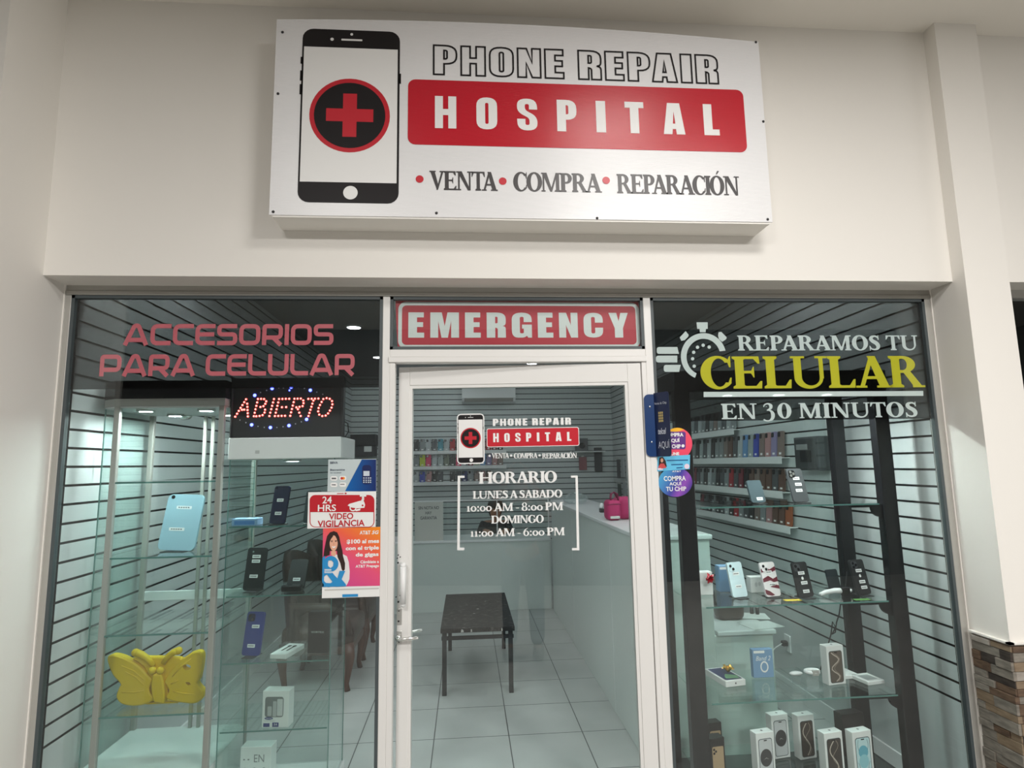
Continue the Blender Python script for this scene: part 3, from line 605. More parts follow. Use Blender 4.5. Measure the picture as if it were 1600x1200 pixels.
GP = facade(0.0045)
def lettering(name, label, loc_uv, pl=GP):
    c = pl.inv(*loc_uv); return thing(name, label, 'lettering', tuple(pl.pt(c[0], c[1], 0)))
lt = lettering('window_lettering', 'red ACCESORIOS PARA CELULAR lettering on the tinted left pane', (350, 590))
t = MB(); D = Draw(GP, 6.4, 130, 490); write(t, 'ACCESORIOS', 'tec', GP, 193, 520.8, 506.2, 539.2, -0.0012, track=9); t.build('text_line', M_REDV, lt)
t = MB(); write(t, 'PARA CELULAR', 'tec', GP, 155.8, 554, 553.4, 587, -0.0012, track=8); t.build('text_line', M_REDV, lt)
lt = lettering('window_lettering', 'white REPARAMOS TU and EN 30 MINUTOS lettering around a yellow CELULAR on the right pane', (1270, 655))
for s, uL, uR, vT, vB, mm, tr in (('REPARAMOS TU', 1152.5, 1434, 524, 547.3, M_WHTV, 3), ('CELULAR', 1094, 1441.5, 556.5, 606.3, M_YELV, 0), ('EN 3', 1127, 1212, 630.5, 654.6, M_WHTV, 0), ('0 MINUTOS', 1214, 1434, 629, 652.5, M_WHTV, 6)):
    t = MB(); write(t, s, 'ser', GP, uL, uR, vT, vB, -0.0012, track=tr); t.build('text_line', mm, lt)
D = Draw(GP)
t = MB(); D.poly(t, [[(1099.6, 612.3), (1442.8, 610.8), (1443, 618.4), (1099.6, 620.4)]], -0.0012); t.build('underline', M_WHTV, lt)
lt = lettering('stopwatch_decal', 'white stopwatch symbol with speed lines on the right pane', (1100, 605))
D = Draw(GP, 8, 1000, 470)
t = MB()
D.poly(t, [[(x, y) for x, y in [(795 + 283 * math.cos(math.radians(a)), 693 - 290 * math.sin(math.radians(a))) for a in range(14, 249, 6)]] + [(795 + 212 * math.cos(math.radians(a)), 700 - 226 * math.sin(math.radians(a))) for a in range(246, 16, -6)]], -0.0012); t.build('watch_ring', M_WHTV, lt)
t = MB(); D.poly(t, [[(708, 268), (848, 268), (848, 350), (826, 350), (822, 392), (750, 392), (744, 350), (716, 350)]], -0.0014); t.build('crown', M_WHTV, lt)
for pts in ([(497, 458), (572, 378), (610, 425), (600, 452), (560, 492), (518, 500)], [(976, 432), (985, 392), (1018, 388), (1085, 455), (1078, 480), (1030, 512), (990, 480)]):
    t = MB(); D.poly(t, [pts], -0.0014); t.build('side_button', M_WHTV, lt)
t = MB()
for x, y in ((866, 578), (791, 555), (720, 580), (672, 643), (659, 724), (679, 817)): D.poly(t, [circ(x, y, 21, n=18)], -0.0012)
t.build('dial_dots', M_WHTV, lt)
for x0, x1, y0, y1, s in ((210, 478, 577, 662, 10), (200, 467, 685, 770, 0), (298, 500, 800, 888, -10)):
    t = MB(); p = rr(x0, y0, x1, y1, 30); p = [(x + (s * (0.5 - (y - y0) / (y1 - y0)) if x > (x0 + x1) / 2 else 0), y) for x, y in p if x < x1 - 30.5] ; p = [q for q in p if q[0] < x1 - 20]
    left = [q for q in rr(x0, y0, x1, y1, 30) if q[0] < (x0 + x1) / 2]
    D.poly(t, [left + [(x1 - s, y0), (x1 + s, y1)][::1]], -0.0012); t.build('speed_line', M_WHTV, lt)

# lettering on the door glass
def door_letter(name, label, u, v): return lettering(name, label, (u, v), DP)
OFFD = 0.0045
de = door_letter('door_emblem', 'small phone and red cross emblem with shop name on the door glass', 808, 722)
cc = DP.inv(735.4, 684.5); c2 = DP.inv(751.3, 684.5)
phone_emblem(DP, de, (715.9, 755.2, 648.3, 723), (0, 0, 655.8, 715), 735.4, 684.5, c2[0] - cc[0], OFFD, white_rim=0.0055)
t = MB(); write(t, 'PHONE REPAIR', 'imp', DP, 770, 892, 653.6, 664.6, OFFD, track=16); t.build('text_line', M_WHT, de)
a0 = DP.inv(760.5, 684)[0]; a1 = DP.inv(904.8, 684)[0]; b0 = DP.inv(832, 697.8)[1]; b1 = DP.inv(832, 668.4)[1]
MB().flat([rr(a0, b0, a1, b1, 0.009)], lambda a, b: DP.pt(a, b, OFFD)).build('rim', M_CARD, de)
MB().flat([rr(a0 + .003, b0 + .003, a1 - .003, b1 - .003, 0.007)], lambda a, b: DP.pt(a, b, OFFD + .0006)).build('red_banner', M_SIGNRED_P, de)
t = MB(); write(t, 'HOSPITAL', 'imp', DP, 770.7, 892.5, 676, 690, OFFD + .0012, track=56); t.build('text_line', M_WHT, de)
t = MB()
for s, uL, uR in (('VENTA', 768.4, 795.3), ('COMPRA', 802.8, 840), ('REPARACIÓN', 847, 901.5)): write(t, s, 'ser', DP, uL, uR, 708, 716, OFFD, track=-6)
for u, v in ((765, 712.2), (798.6, 711.8), (843, 711.5)):
    c = DP.inv(u, v); t.flat([circ(c[0], c[1], 0.0052, n=14)], lambda a, b: DP.pt(a, b, OFFD))
t.build('text_line', M_WHT, de)
dh = door_letter('opening_hours', 'white HORARIO opening hours lettering between square brackets on the door glass', 808, 860)
for s, uL, uR, vT, vB, tr in (('HORARIO', 748, 870.3, 736.8, 754.6, -3), ('LUNES A SABADO', 738.8, 878.7, 766, 778.2, -3), ('1o:oo AM - 8:oo PM', 728.8, 880, 785.6, 798, -2), ('DOMINGO', 767.5, 849.8, 805, 817.2, -4), ('11:oo AM - 6:oo PM', 734.7, 882.6, 825, 837.3, -2)):
    t = MB(); write(t, s, 'ser', DP, uL, uR, vT, vB, OFFD, track=tr); t.build('text_line', M_WHT, dh)
D = Draw(DP)
for pts in ([(715.3, 743.3), (726, 743.3), (726, 746.6), (719.2, 746.6), (718.6, 855.5), (725.5, 855.5), (725.5, 859.5), (714.5, 859.5)], [(892, 743), (902.6, 743), (905.2, 859.7), (893.6, 859.7), (893.6, 856), (901.2, 856), (899, 746.3), (892, 746.3)]):
    t = MB(); D.poly(t, [pts], OFFD); t.build('bracket', M_WHT, dh)

# ------------------------------------------------------------------ posters and stickers on the shop front
PP = facade(-0.0135)
def sheet(name, label, cat, quad_px, m_, pl=PP, off=0.0, th=0.0012):
    c = [pl.inv(*p) for p in quad_px]; mid = (sum(p[0] for p in c) / len(c), min(p[1] for p in c))
    o = thing(name, label, cat, tuple(pl.pt(mid[0], mid[1], off)))
    MB().prism([c], lambda a, b: pl.pt(a, b, off), lambda a, b: pl.pt(a, b, off - th)).build('sheet', m_, o); return o
# card payment notice
pn = sheet('payment_notice', 'small grey and blue card payment notice above the video surveillance sign', 'notice', [(513, 718), (588, 717), (588, 768), (511.5, 768)], mat('notice_grey', srgb(190, 202, 204), 0.35))
D = Draw(PP, 5.161, 330, 560)
MBL = mat('notice_blue', srgb(14, 48, 120), 0.35)
t = MB(); D.poly(t, [[(1215, 815), (1330, 815), (1330, 1075), (1080, 1070)]], 0.0008); t.build('blue_field', gradient('notice_blue_blend', [(0.0, srgb(6, 96, 170)), (1.0, srgb(14, 36, 96))], (1, 0, 0)), pn)
t = MB(); D.poly(t, [rr(1218, 860, 1292, 1015, 24)], 0.0014, 0); t.build('card_reader', mat('navy_print', srgb(20, 34, 84), 0.35), pn)
t = MB(); D.poly(t, [[(1228, 908), (1277, 908), (1277, 948), (1228, 948)]], 0.002)
for x in (1226, 1245, 1264, 1280):
    for y in (960, 978, 994): D.poly(t, [[(x, y), (x + 11, y), (x + 11, y + 9), (x, y + 9)]], 0.002)
t.build('reader_screen', mat('reader_pale', srgb(196, 206, 216), 0.4), pn)
t = MB()
D.text(t, 'BBVA', 'sans', 960, 1022, 832, 850, off=0.0012, bold=0.03); D.text(t, 'Bienvenidos', 'sans', 960, 1078, 890, 906, off=0.0012, bold=0.02); D.text(t, 'las tarjetas', 'sans', 960, 1050, 915, 930, off=0.0012)
t.build('text_line', mat('notice_ink', srgb(70, 80, 96), 0.5), pn)
t = MB()
for x, y in ((990, 968), (1062, 966), (990, 1020), (1062, 1018)): D.poly(t, [rr(x - 28, y - 18, x + 28, y + 18, 14)], 0.0012)
t.build('card_badges', M_WHT, pn)
t = MB(); D.poly(t, [circ(1054, 967, 11, n=16)], 0.0018); t.build('badge_red', mat('badge_red', srgb(200, 50, 40), 0.4), pn)
t = MB(); D.poly(t, [circ(1068, 967, 11, n=16)], 0.0016); t.build('badge_orange', mat('badge_orange', srgb(240, 150, 40), 0.4), pn)
t = MB(); D.poly(t, [[(972, 962), (1008, 962), (1008, 974), (972, 974)]], 0.0018); D.poly(t, [[(972, 1015), (1005, 1015), (1005, 1024), (972, 1022)]], 0.0018); D.poly(t, [[(1040, 1012), (1076, 1012), (1076, 1018), (1040, 1018)]], 0.0018); t.build('badge_marks', M_INK, pn)
# video surveillance sign
vsn = sheet('surveillance_sign', 'red and white 24 HRS VIDEO VIGILANCIA sign with camera symbol on the left pane', 'sign', [(482, 769), (588, 767.5), (587, 823), (480.5, 826)], M_CARD, off=0.003)
D = Draw(PP, 4.8, 480, 700); MRED = mat('surveillance_red', srgb(186, 26, 40), 0.4)
t = MB(); o_ = rr(20, 352, 505, 594, 42); D.poly(t, [o_, rr(26, 360, 499, 590, 38)], 0.0042); D.poly(t, [[(22, 480), (22, 394)] + [q for q in rr(22, 352, 503, 520, 42) if q[1] < 395] + [(503, 394), (503, 480)]], 0.0040)
t.build('red_field', MRED, vsn)
t = MB(); D.text(t, '24', 'sans', 116, 186, 363, 415, off=0.0048, bold=0.015); D.text(t, 'HRS', 'sans', 82, 218, 424, 474, off=0.0048, bold=0.015); t.build('text_line', M_WHT, vsn)
t = MB(); D.text(t, 'VIDEO', 'sans', 165, 347, 488, 534, off=0.0044, bold=0.02); D.text(t, 'VIGILANCIA', 'sans', 80, 432, 540, 588, off=0.0044, bold=0.02); D.poly(t, [[(225, 339), (275, 338), (275, 343), (225, 344)]], 0.0044); D.poly(t, [circ(290, 340, 8, 6, 12)], 0.0044); t.build('text_line', MRED, vsn)
t = MB(); D.poly(t, [[(305, 430), (318, 418), (400, 395), (428, 400), (436, 425), (430, 448), (375, 452), (330, 445)]], 0.0048); D.poly(t, [circ(345, 450, 26, 24, 20), circ(345, 450, 17, 15, 20)], 0.0052); D.poly(t, [[(404, 398), (412, 380), (430, 380), (424, 400)]], 0.0048); D.poly(t, [[(396, 352), (444, 352), (444, 364), (396, 364)]], 0.0048); D.poly(t, [[(412, 362), (428, 362), (428, 382), (412, 382)]], 0.0048); D.poly(t, [[(360, 462), (402, 452), (398, 468), (366, 474)]], 0.0048)
t.build('camera_symbol', M_WHT, vsn)
t = MB(); D.poly(t, [circ(417, 430, 7, n=12)], 0.0056); t.build('camera_lens', MRED, vsn)
# phone company poster
po = sheet('phone_plan_poster', 'orange and pink phone plan poster with a smiling woman and blue ampersand', 'poster', [(504.9, 825.3), (594.6, 823.1), (593.2, 932), (503, 934.7)], M_CARD, off=0.001)
D = Draw(PP, 9.233, 480, 815)
t = MB(); D.poly(t, [[(230, 95), (1058, 75), (1050, 925), (218, 942)]], 0.0016)
t.build('colour_field', gradient('poster_blend', [(0.0, srgb(206, 70, 138)), (0.42, srgb(226, 82, 122)), (0.68, srgb(236, 98, 70)), (1.0, srgb(240, 140, 30))], (0.45, 0.75, -0.15)), po)
SKIN_P = mat('print_skin', srgb(226, 170, 142), 0.4)
t = MB(); D.poly(t, [[(240, 930), (245, 760), (300, 560), (380, 478), (520, 470), (575, 500), (600, 580), (615, 720), (610, 830), (585, 890), (560, 930)]], 0.002); t.build('white_shirt', mat('print_shirt', srgb(226, 222, 222), 0.4), po)
t = MB(); D.poly(t, [[(350, 400), (410, 400), (420, 470), (395, 500), (345, 480)]], 0.0023); t.build('neck', SKIN_P, po)
t = MB(); D.poly(t, [[(235, 520), (245, 420), (268, 300), (290, 205), (330, 155), (385, 136), (435, 155), (465, 220), (480, 300), (510, 420), (520, 500), (548, 600), (545, 690), (520, 712), (500, 690), (480, 600), (440, 510), (430, 420), (330, 420), (325, 480), (260, 505)]], 0.0026); t.build('long_hair', mat('print_hair', srgb(48, 30, 26), 0.4), po)
t = MB(); D.poly(t, [circ(384, 310, 58, 112, 28)], 0.003); t.build('face', SKIN_P, po)
t = MB(); D.poly(t, [[(326, 300), (332, 235), (360, 190), (385, 178), (372, 215), (345, 250)]], 0.0034); D.poly(t, [[(442, 300), (438, 235), (410, 190), (385, 178), (410, 212), (430, 250)]], 0.0034); D.poly(t, [circ(358, 288, 13, 6, 12)], 0.0034); D.poly(t, [circ(416, 284, 13, 6, 12)], 0.0034)
for x in (343, 400): D.poly(t, [[(x, 272), (x + 32, 268), (x + 32, 274), (x, 278)]], 0.0034)
t.build('eyes_and_fringe', mat('print_hair', srgb(48, 30, 26), 0.4), po)
t = MB(); D.poly(t, [[(358, 352), (386, 360), (414, 348), (404, 372), (386, 380), (368, 374)]], 0.0034); t.build('smile', M_WHT, po)
t = MB(); D.poly(t, [[(378, 330), (384, 296), (392, 330), (385, 336)]], 0.0034); t.build('nose', mat('print_nose', srgb(206, 146, 120), 0.4), po)
BLUEA = mat('ampersand_blue', srgb(42, 140, 200), 0.4)
t = MB()
D.poly(t, [circ(345, 606, 108, 112, 32), [(310, 560), (355, 556), (382, 590), (375, 640), (340, 668), (305, 640), (302, 600)]], 0.0038)
D.poly(t, [[(236, 690), (300, 668), (545, 930), (420, 938)]], 0.0040); D.poly(t, [[(470, 708), (552, 708), (500, 830), (560, 900), (566, 930), (500, 932), (430, 842)]], 0.0042)
D.poly(t, [circ(312, 830, 96, 112, 32), circ(310, 825, 70, 66, 24)], 0.0036)
D.poly(t, [[(222, 520), (262, 490), (240, 935), (219, 938)]], 0.0034); D.poly(t, [[(220, 880), (420, 890), (480, 934), (219, 941)]], 0.0034)
t.build('blue_ampersand', BLUEA, po)
t = MB()
for s, x0, x1, y0, y1, b_, sh in (('AT&T', 758, 915, 130, 185, .03, 0), ('5G', 932, 1035, 128, 180, .03, .25), ('$100 al mes', 572, 1038, 252, 322, .04, 0), ('con el triple', 556, 1036, 350, 424, .04, 0), ('de gigas', 700, 1032, 444, 516, .04, 0), ('Cámbiate a', 768, 1036, 556, 600, .03, 0), ('AT&T Prepago', 698, 1036, 620, 672, .03, 0)):
    D.text(t, s, 'sans', x0, x1, y0, y1, off=0.0022, bold=b_, shear=sh)
for y in (684, 706, 728): D.poly(t, [[(252, y), (352 if y < 720 else 366, y), (352, y + 11), (252, y + 11)]], 0.0046)
t.build('text_line', M_WHT, po)
t = MB(); D.poly(t, [[(250, 975), (1035, 952), (1035, 972), (255, 998)]], 0.0016); t.build('small_print', mat('pale_grey_ink', srgb(196, 194, 190), 0.5), po)
t = MB(); D.poly(t, [[(508, 1048), (735, 1042), (735, 1082), (508, 1090)]], 0.0018); t.build('blue_tab', BLUEA, po)

# round chip stickers, small card and blade sign beside the door
D = Draw(PP, 6, 1000, 600)
def disc(name, label, cx, cy_, rx, ry, m_, off):
    c = PP.inv(cx / 6 + 1000, cy_ / 6 + 600); o = thing(name, label, 'sticker', tuple(PP.pt(c[0], c[1] - .08, off)))
    t = MB(); D.poly(t, [circ(cx, cy_, rx, ry, 44)], off); t.build('disc', m_, o); return o
s1 = disc('round_sticker', 'round pink and yellow chip sticker half hidden by the dark blue blade sign', 350, 560, 140, 150, gradient('pink_yellow_blend', [(0.0, srgb(232, 70, 100)), (0.75, srgb(232, 80, 104)), (0.80, srgb(240, 180, 40)), (1.0, srgb(240, 180, 40))], (-0.35, 1.1, 0.0)), 0.0)
t = MB(); D.poly(t, [rr(250, 447, 428, 612, 20)], 0.0006); t.build('purple_patch', mat('sticker_purple', srgb(92, 44, 128), 0.4), s1)
t = MB(); D.text(t, 'COMPRA', 'sans', 228, 406, 458, 494, off=0.0012, bold=.04); D.text(t, 'AQUÍ', 'sans', 260, 372, 505, 552, off=0.0012, bold=.04); D.text(t, 'TU CHIP', 'sans', 238, 380, 566, 604, off=0.0012, bold=.04); D.poly(t, [circ(402, 580, 15, n=14)], 0.0012); D.text(t, 'UNE', 'sans', 290, 366, 640, 668, off=0.0012, bold=.04); t.build('text_line', M_WHT, s1)
s2 = disc('round_sticker', 'round blue and purple COMPRA AQUÍ TU CHIP sticker on the right pane', 331, 920, 159, 138, gradient('blue_purple_blend', [(0.0, srgb(78, 54, 142)), (1.0, srgb(90, 196, 224)), (0.17, srgb(140, 76, 176)), (0.36, srgb(62, 66, 154)), (0.70, srgb(70, 150, 200))], (-0.7, 0.35, 0.55)), 0.0004)
t = MB(); D.text(t, 'COMPRA', 'sans', 222, 428, 862, 908, off=0.0012, bold=.02); D.text(t, 'AQUÍ', 'sans', 274, 388, 912, 956, off=0.0012, bold=.02); D.text(t, 'TU CHIP', 'sans', 244, 432, 962, 1004, off=0.0012, bold=.02); D.text(t, 'AT&T', 'sans', 300, 384, 812, 826, off=0.0012, bold=.02); t.build('text_line', M_WHT, s2)
cd = sheet('chip_card', 'light blue card with a woman in a red top between two round stickers', 'card', [(1027, 713.5), (1078, 710.5), (1077.5, 733), (1027, 736.5)], mat('card_blue', srgb(96, 186, 224), 0.4), off=0.0022)
t = MB(); D.poly(t, [[(180, 690), (212, 682), (238, 720), (250, 775), (170, 790)]], 0.0030); t.build('hair', mat('print_hair', srgb(48, 30, 26), 0.4), cd)
t = MB(); D.poly(t, [circ(203, 716, 13, 20, 16)], 0.0036); t.build('face', SKIN_P, cd)
t = MB(); D.poly(t, [[(168, 780), (190, 745), (222, 745), (246, 785), (205, 792)]], 0.0034); t.build('red_top', mat('print_red_top', srgb(214, 80, 80), 0.4), cd)
t = MB()
for x0, x1, y in ((248, 448, 712), (290, 400, 752), (340, 398, 782)): D.poly(t, [[(x0, y), (x1, y - 4), (x1, y + 6), (x0, y + 10)]], 0.003)
t.build('text_line', mat('card_ink', srgb(30, 90, 140), 0.4), cd)
t = MB(); D.poly(t, [circ(437, 772, 24, n=18)], 0.003); D.poly(t, [rr(165, 782, 214, 806, 6)], 0.003); t.build('badges', mat('badge_pale', srgb(226, 206, 222), 0.4), cd)
# blade sign: plate screwed to the post, flag standing out from it
bs = thing('blade_sign', 'dark blue folded blade sign with white lettering standing out from the door post', 'sign', (0.86, -0.02, 1.62))
BP = facade(-0.020); DB = Draw(BP, 6, 1000, 600)
c = [DB.p(*q) for q in ((48, 140), (48, 640))]
x0 = DB.p(48, 380)[0]; x1 = DB.p(140, 380)[0]; z1_ = DB.p(95, 97)[1]; z0_ = DB.p(112, 682)[1]
NAVY = mat('sign_navy', srgb(8, 52, 104), 0.3); NAVYD = mat('sign_navy_dark', srgb(22, 36, 72), 0.3)
left = [q for q in rr(x0, z0_, x0 + 0.2, z1_, 0.022) if q[0] < x0 + 0.05]
MB().prism([[(x1, z1_)] + left + [(x1, z0_)]], lambda a, b: BP.pt(a, b, 0.0), lambda a, b: BP.pt(a, b, -0.002)).build('mounting_plate', NAVY, bs)
FA = math.radians(-62); FPl = Plane((x1, -0.020, 0), (math.cos(FA), math.sin(FA), 0)); DF = Draw(FPl, 6, 1000, 600)
fa = DF.p(280, 380)[0]; ft = (DF.p(262, 55)[1] + DF.p(134, 97)[1]) / 2; fb = (DF.p(292, 678)[1] + DF.p(150, 682)[1]) / 2
rt = [q for q in rr(fa - 0.2, fb, fa, ft, 0.012) if q[0] > fa - 0.05]
MB().prism([[(0, fb)] + [q for q in rt if q[1] < (fb + ft) / 2] + [q for q in rt if q[1] > (fb + ft) / 2] + [(0, ft)]], lambda a, b: FPl.pt(a, b, 0), lambda a, b: FPl.pt(a, b, -0.002)).build('flag', NAVYD, bs)
t = MB(); H_ = ft - fb
def ftext(s, a0, a1, b0, b1, **k): write_in(t, s, 'sans', FPl, fa * a0, fa * a1, fb + H_ * b0, fb + H_ * b1, 0.0012, **k)
ftext('Venta de Chip', .04, .86, .80, .85); ftext('telcel', .20, .74, .345, .44, bold=.02, shear=.2); ftext('AQUÍ', .18, .92, .11, .26)
t.build('text_line', mat('flag_white', srgb(206, 212, 224), 0.4), bs)
t = MB()
for i in range(3):
    for j in range(4):
        a = fa * (.28 + .11 * i); b = fb + H_ * (.535 + .042 * j); t.flat([rr(a, b, a + fa * .09, b + H_ * .034, 0.002)], lambda p, q: FPl.pt(p, q, 0.0012))
t.build('chip_symbol', mat('chip_gold', srgb(190, 170, 110), 0.4), bs)
t = MB()
for y in (215, 545): c = DB.p(92 if y < 300 else 110, y); t.ball((c[0], -0.022, c[1]), (0.004, 0.002, 0.004), 8, 5)
t.build('screw', M_CHROME, bs)
# ------------------------------------------------------------------ lights of the shop ceiling
def downlight(x, y):
    o = thing('ceiling_downlight', 'round white recessed downlight in the dark shop ceiling', 'lamp', (x, y, ZC - 0.012), 'round downlights in the shop ceiling')
    MB().prism([circ(x, y, 0.085, n=28), circ(x, y, 0.066, n=28)], lambda a, b: Vector((a, b, ZC - 0.014)), lambda a, b: Vector((a, b, ZC - 0.0005))).build('trim_ring', M_WPL, o)
    MB().prism([circ(x, y, 0.066, n=28)], lambda a, b: Vector((a, b, ZC - 0.009)), lambda a, b: Vector((a, b, ZC - 0.001))).build('diffuser', M_LAMP, o)
for x, y in ((-1.1, 3.15), (-1.1, 4.8), (-0.41, 5.66), (-0.2, 1.5), (0.55, 3.2), (0.9, 5.3), (1.55, 1.6), (1.6, 3.9), (-1.45, 1.0), (1.98, 0.95)): downlight(x, y)  # last two are added, out of view, to brighten the side walls

for x0, x1, where in ((-1.68, -0.35, 'left'), (0.80, 2.20, 'right')):  # added tubes, hidden above the lintel, that brighten the zone behind the panes
    o = thing('fill_tube', 'added unseen white fill tube above the inside of the %s shop window' % where, 'lamp', ((x0 + x1) / 2, 0.125, ZC - 0.06))
    MB().rbox(x0 - .02, x1 + .02, .104, .146, ZC - .045, ZC - .0005, .004).build('housing', M_WPL, o)
    MB().tube([(x0, .125, ZC - .062), (x1, .125, ZC - .062)], .014, 10).build('tube', mat('tube_glow', (.9, .9, .9, 1), .4, emit=(.92, 1.0, .98, 1), estr=72), o)
# ------------------------------------------------------------------ display cases
def glass_sheet(mb, x0, x1, y0, y1, z0, z1): return mb.box(x0, x1, y0, y1, z0, z1)
def case_lamp(parent, x, y, z, r=0.036, m_=None):
    MB().prism([circ(x, y, r, n=20), circ(x, y, r * .72, n=20)], lambda a, b: Vector((a, b, z - 0.012)), lambda a, b: Vector((a, b, z))).build('lamp_ring', M_STEEL, parent)
    MB().prism([circ(x, y, r * .72, n=20)], lambda a, b: Vector((a, b, z - 0.008)), lambda a, b: Vector((a, b, z - 0.001))).build('lamp_diffuser', m_ or M_CLAMP, parent)

# silver framed case at the left, its front left corner cut off
AX0, AX1, AY0, AY1 = -1.703, -1.136, 0.20, 0.68
ca = thing('display_case', 'tall silver framed glass display case with black top in the left corner', 'display case', (-1.42, 0.44, 0))
def outline(g=0.0): return [(AX0 + 0.074 - g * .4, AY0 - g), (AX1 + g, AY0 - g), (AX1 + g, AY1 + g), (AX0 - g, AY1 + g), (AX0 - g, AY0 + 0.055 - g * .4)]
def slab3(mb, pl, z0, z1, mi=0): return mb.prism([pl], lambda a, b: Vector((a, b, z0)), lambda a, b: Vector((a, b, z1)), mi)
slab3(MB(), outline(0.004), 1.960, 2.045).build('black_top', M_BLK, ca)
slab3(MB(), outline(0.003), 1.925, 1.962).build('fascia', M_CHAN, ca)
slab3(MB(), outline(-0.004), 1.918, 1.925).build('ceiling_panel', M_WPL, ca)
for x, y in ((AX0 + 0.074 + .011, AY0 + .011), (AX1 - .012, AY0 + .012), (AX0 + .012, AY1 - .012), (AX1 - .012, AY1 - .012)):
    MB().rbox(x - .0125, x + .0125, y - .0125, y + .0125, 0.0, 1.925, 0.003).build('post', M_CHAN, ca)
for x in (atY(321, 670, AY1 - .02).x, atY(333, 670, AY1 - .02).x): MB().rbox(x - .008, x + .008, AY1 - .028, AY1 - .012, 0.2, 1.915, 0.002).build('door_stile', M_CHAN, ca)
for zz in (1.577, 1.240, 0.906, 0.566): slab3(MB(), outline(-0.006), zz - 0.008, zz).build('glass_shelf', M_CGLASS, ca)
eb_ = MB()
for zz in (1.577, 1.240, 0.906, 0.566): eb_.box(AX0 + .09, AX1 - .02, AY0 + .004, AY0 + .0058, zz - .0075, zz - .0005)
eb_.build('shelf_front_edge', M_EDGE, ca)
slab3(MB(), outline(-0.004), 0.0, 0.33).build('base_cabinet', M_WPL, ca)
g = MB().box(AX0 + .1, AX1 - .026, AY0 + .0085, AY0 + .0125, .33, 1.918); g.build('front_pane', M_CGLASS, ca)
g = MB(); p_, q_ = Vector((AX0 + .074, AY0 + .004, 0)), Vector((AX0 + .003, AY0 + .055, 0)); n_ = Vector((.004, .004, 0))
g.add([p_ + Vector((0, 0, .33)), q_ + Vector((0, 0, .33)), q_ + n_ + Vector((0, 0, .33)), p_ + n_ + Vector((0, 0, .33)), p_ + Vector((0, 0, 1.918)), q_ + Vector((0, 0, 1.918)), q_ + n_ + Vector((0, 0, 1.918)), p_ + n_ + Vector((0, 0, 1.918))], [(0, 3, 2, 1), (4, 5, 6, 7), (0, 1, 5, 4), (1, 2, 6, 5), (2, 3, 7, 6), (3, 0, 4, 7)]).build('corner_pane', M_CGLASS, ca)
MB().box(AX0 + .001, AX0 + .005, AY0 + .054, AY0 + .060, .33, 1.918).build('corner_edge', M_EDGE, ca)
MB().box(AX1 - .005, AX1 - .001, AY0 + .03, AY1 - .03, .33, 1.918).box(AX0 + .001, AX0 + .005, AY0 + .06, AY1 - .03, .33, 1.918).build('side_pane', M_CGLASS, ca)
for x, y in ((-1.53, .28), (-1.25, .28), (-1.52, .55), (-1.24, .55)): case_lamp(ca, x, y, 1.918, 0.04)

q = atZ(289, 650, 1.915); MB().ball((q.x, q.y, 1.914), (.035, .035, .022), 18, 9).build('lamp_bowl', M_CHROME, ca, True)
for k, (pts, lab) in enumerate((([(202, 654), (201.5, 703), (206, 730), (209, 752), (208, 800), (211, 850), (208, 900)], 'thin grey curved cable hanging at the back of the silver framed case'), ([(191, 680), (191, 760), (190, 830), (188, 900)], 'thin grey straight cable hanging at the back of the silver framed case'))):
    tag(MB().tube([atY(u, v, AY1 + .02) for u, v in pts], .0028, 6).build('cable', M_CHAN), lab, 'cable')

MB().rbox(AX0 + .02, AX1 - .02, AY1 - .012, AY1 - .002, atY(280, 937, AY1).z, atY(280, 922, AY1).z, .003).build('back_rail', M_WPL, ca)
# frameless glass tower beside it, white box top
TX0, TX1, TY0, TY1 = -1.125, -0.638, 0.27, 0.605
tw = thing('display_case', 'frameless glass tower case with a white box top under the lit ABIERTO sign', 'display case', (-0.88, 0.44, 0))
MB().rbox(TX0 - .008, TX1 + .032, TY0 - .012, TY1 + .02, 1.672, 1.775, 0.004).build('box_top', M_WPL, tw)
for zz in (1.358, 1.042, 0.746, 0.453): MB().box(TX0 + .006, TX1 - .006, TY0 + .006, TY1 - .006, zz - .007, zz).build('glass_shelf', M_CGLASS, tw)
e_ = MB()
for zz in (1.358, 1.042, 0.746, 0.453): e_.box(TX0 + .007, TX1 - .007, TY0 + .004, TY0 + .0055, zz - .0065, zz - .0005)
e_.build('shelf_front_edge', M_EDGE, tw)
MB().box(TX0, TX1, TY0, TY0 + .004, .16, 1.672).build('front_pane', M_CGLASS, tw); MB().box(TX0, TX1, TY1 - .004, TY1, .16, 1.672).build('back_pane', M_CGLASS, tw)
MB().box(TX0, TX0 + .004, TY0 + .004, TY1 - .004, .16, 1.672).box(TX1 - .004, TX1, TY0 + .004, TY1 - .004, .16, 1.672).build('side_pane', M_CGLASS, tw)
e_ = MB()
for x in (TX0 - .002, TX1): e_.box(x, x + .003, TY0 - .002, TY0 + .003, .16, 1.672).box(x, x + .003, TY1 - .003, TY1 + .001, .16, 1.672)
e_.build('pane_edge', M_EDGE, tw)
MB().rbox(TX0 - .004, TX1 + .01, TY0 - .01, TY1 + .01, 0, 0.16, .004).build('base_cabinet', M_WPL, tw)
case_lamp(tw, -0.88, .43, 1.672, 0.045)
MB().box(TX1 + .033, TX1 + .0335, TY0, TY0 + .001, 1.7, 1.701).build('seam', M_WPL, tw)
c = atY(402, 706, TY0 - .0125); MB().box(c.x - .010, c.x + .010, TY0 - .0128, TY0 - .0122, c.z - .009, c.z + .007).build('small_mark', mat('faint_mark', (.5, .5, .5, 1), .5), tw)

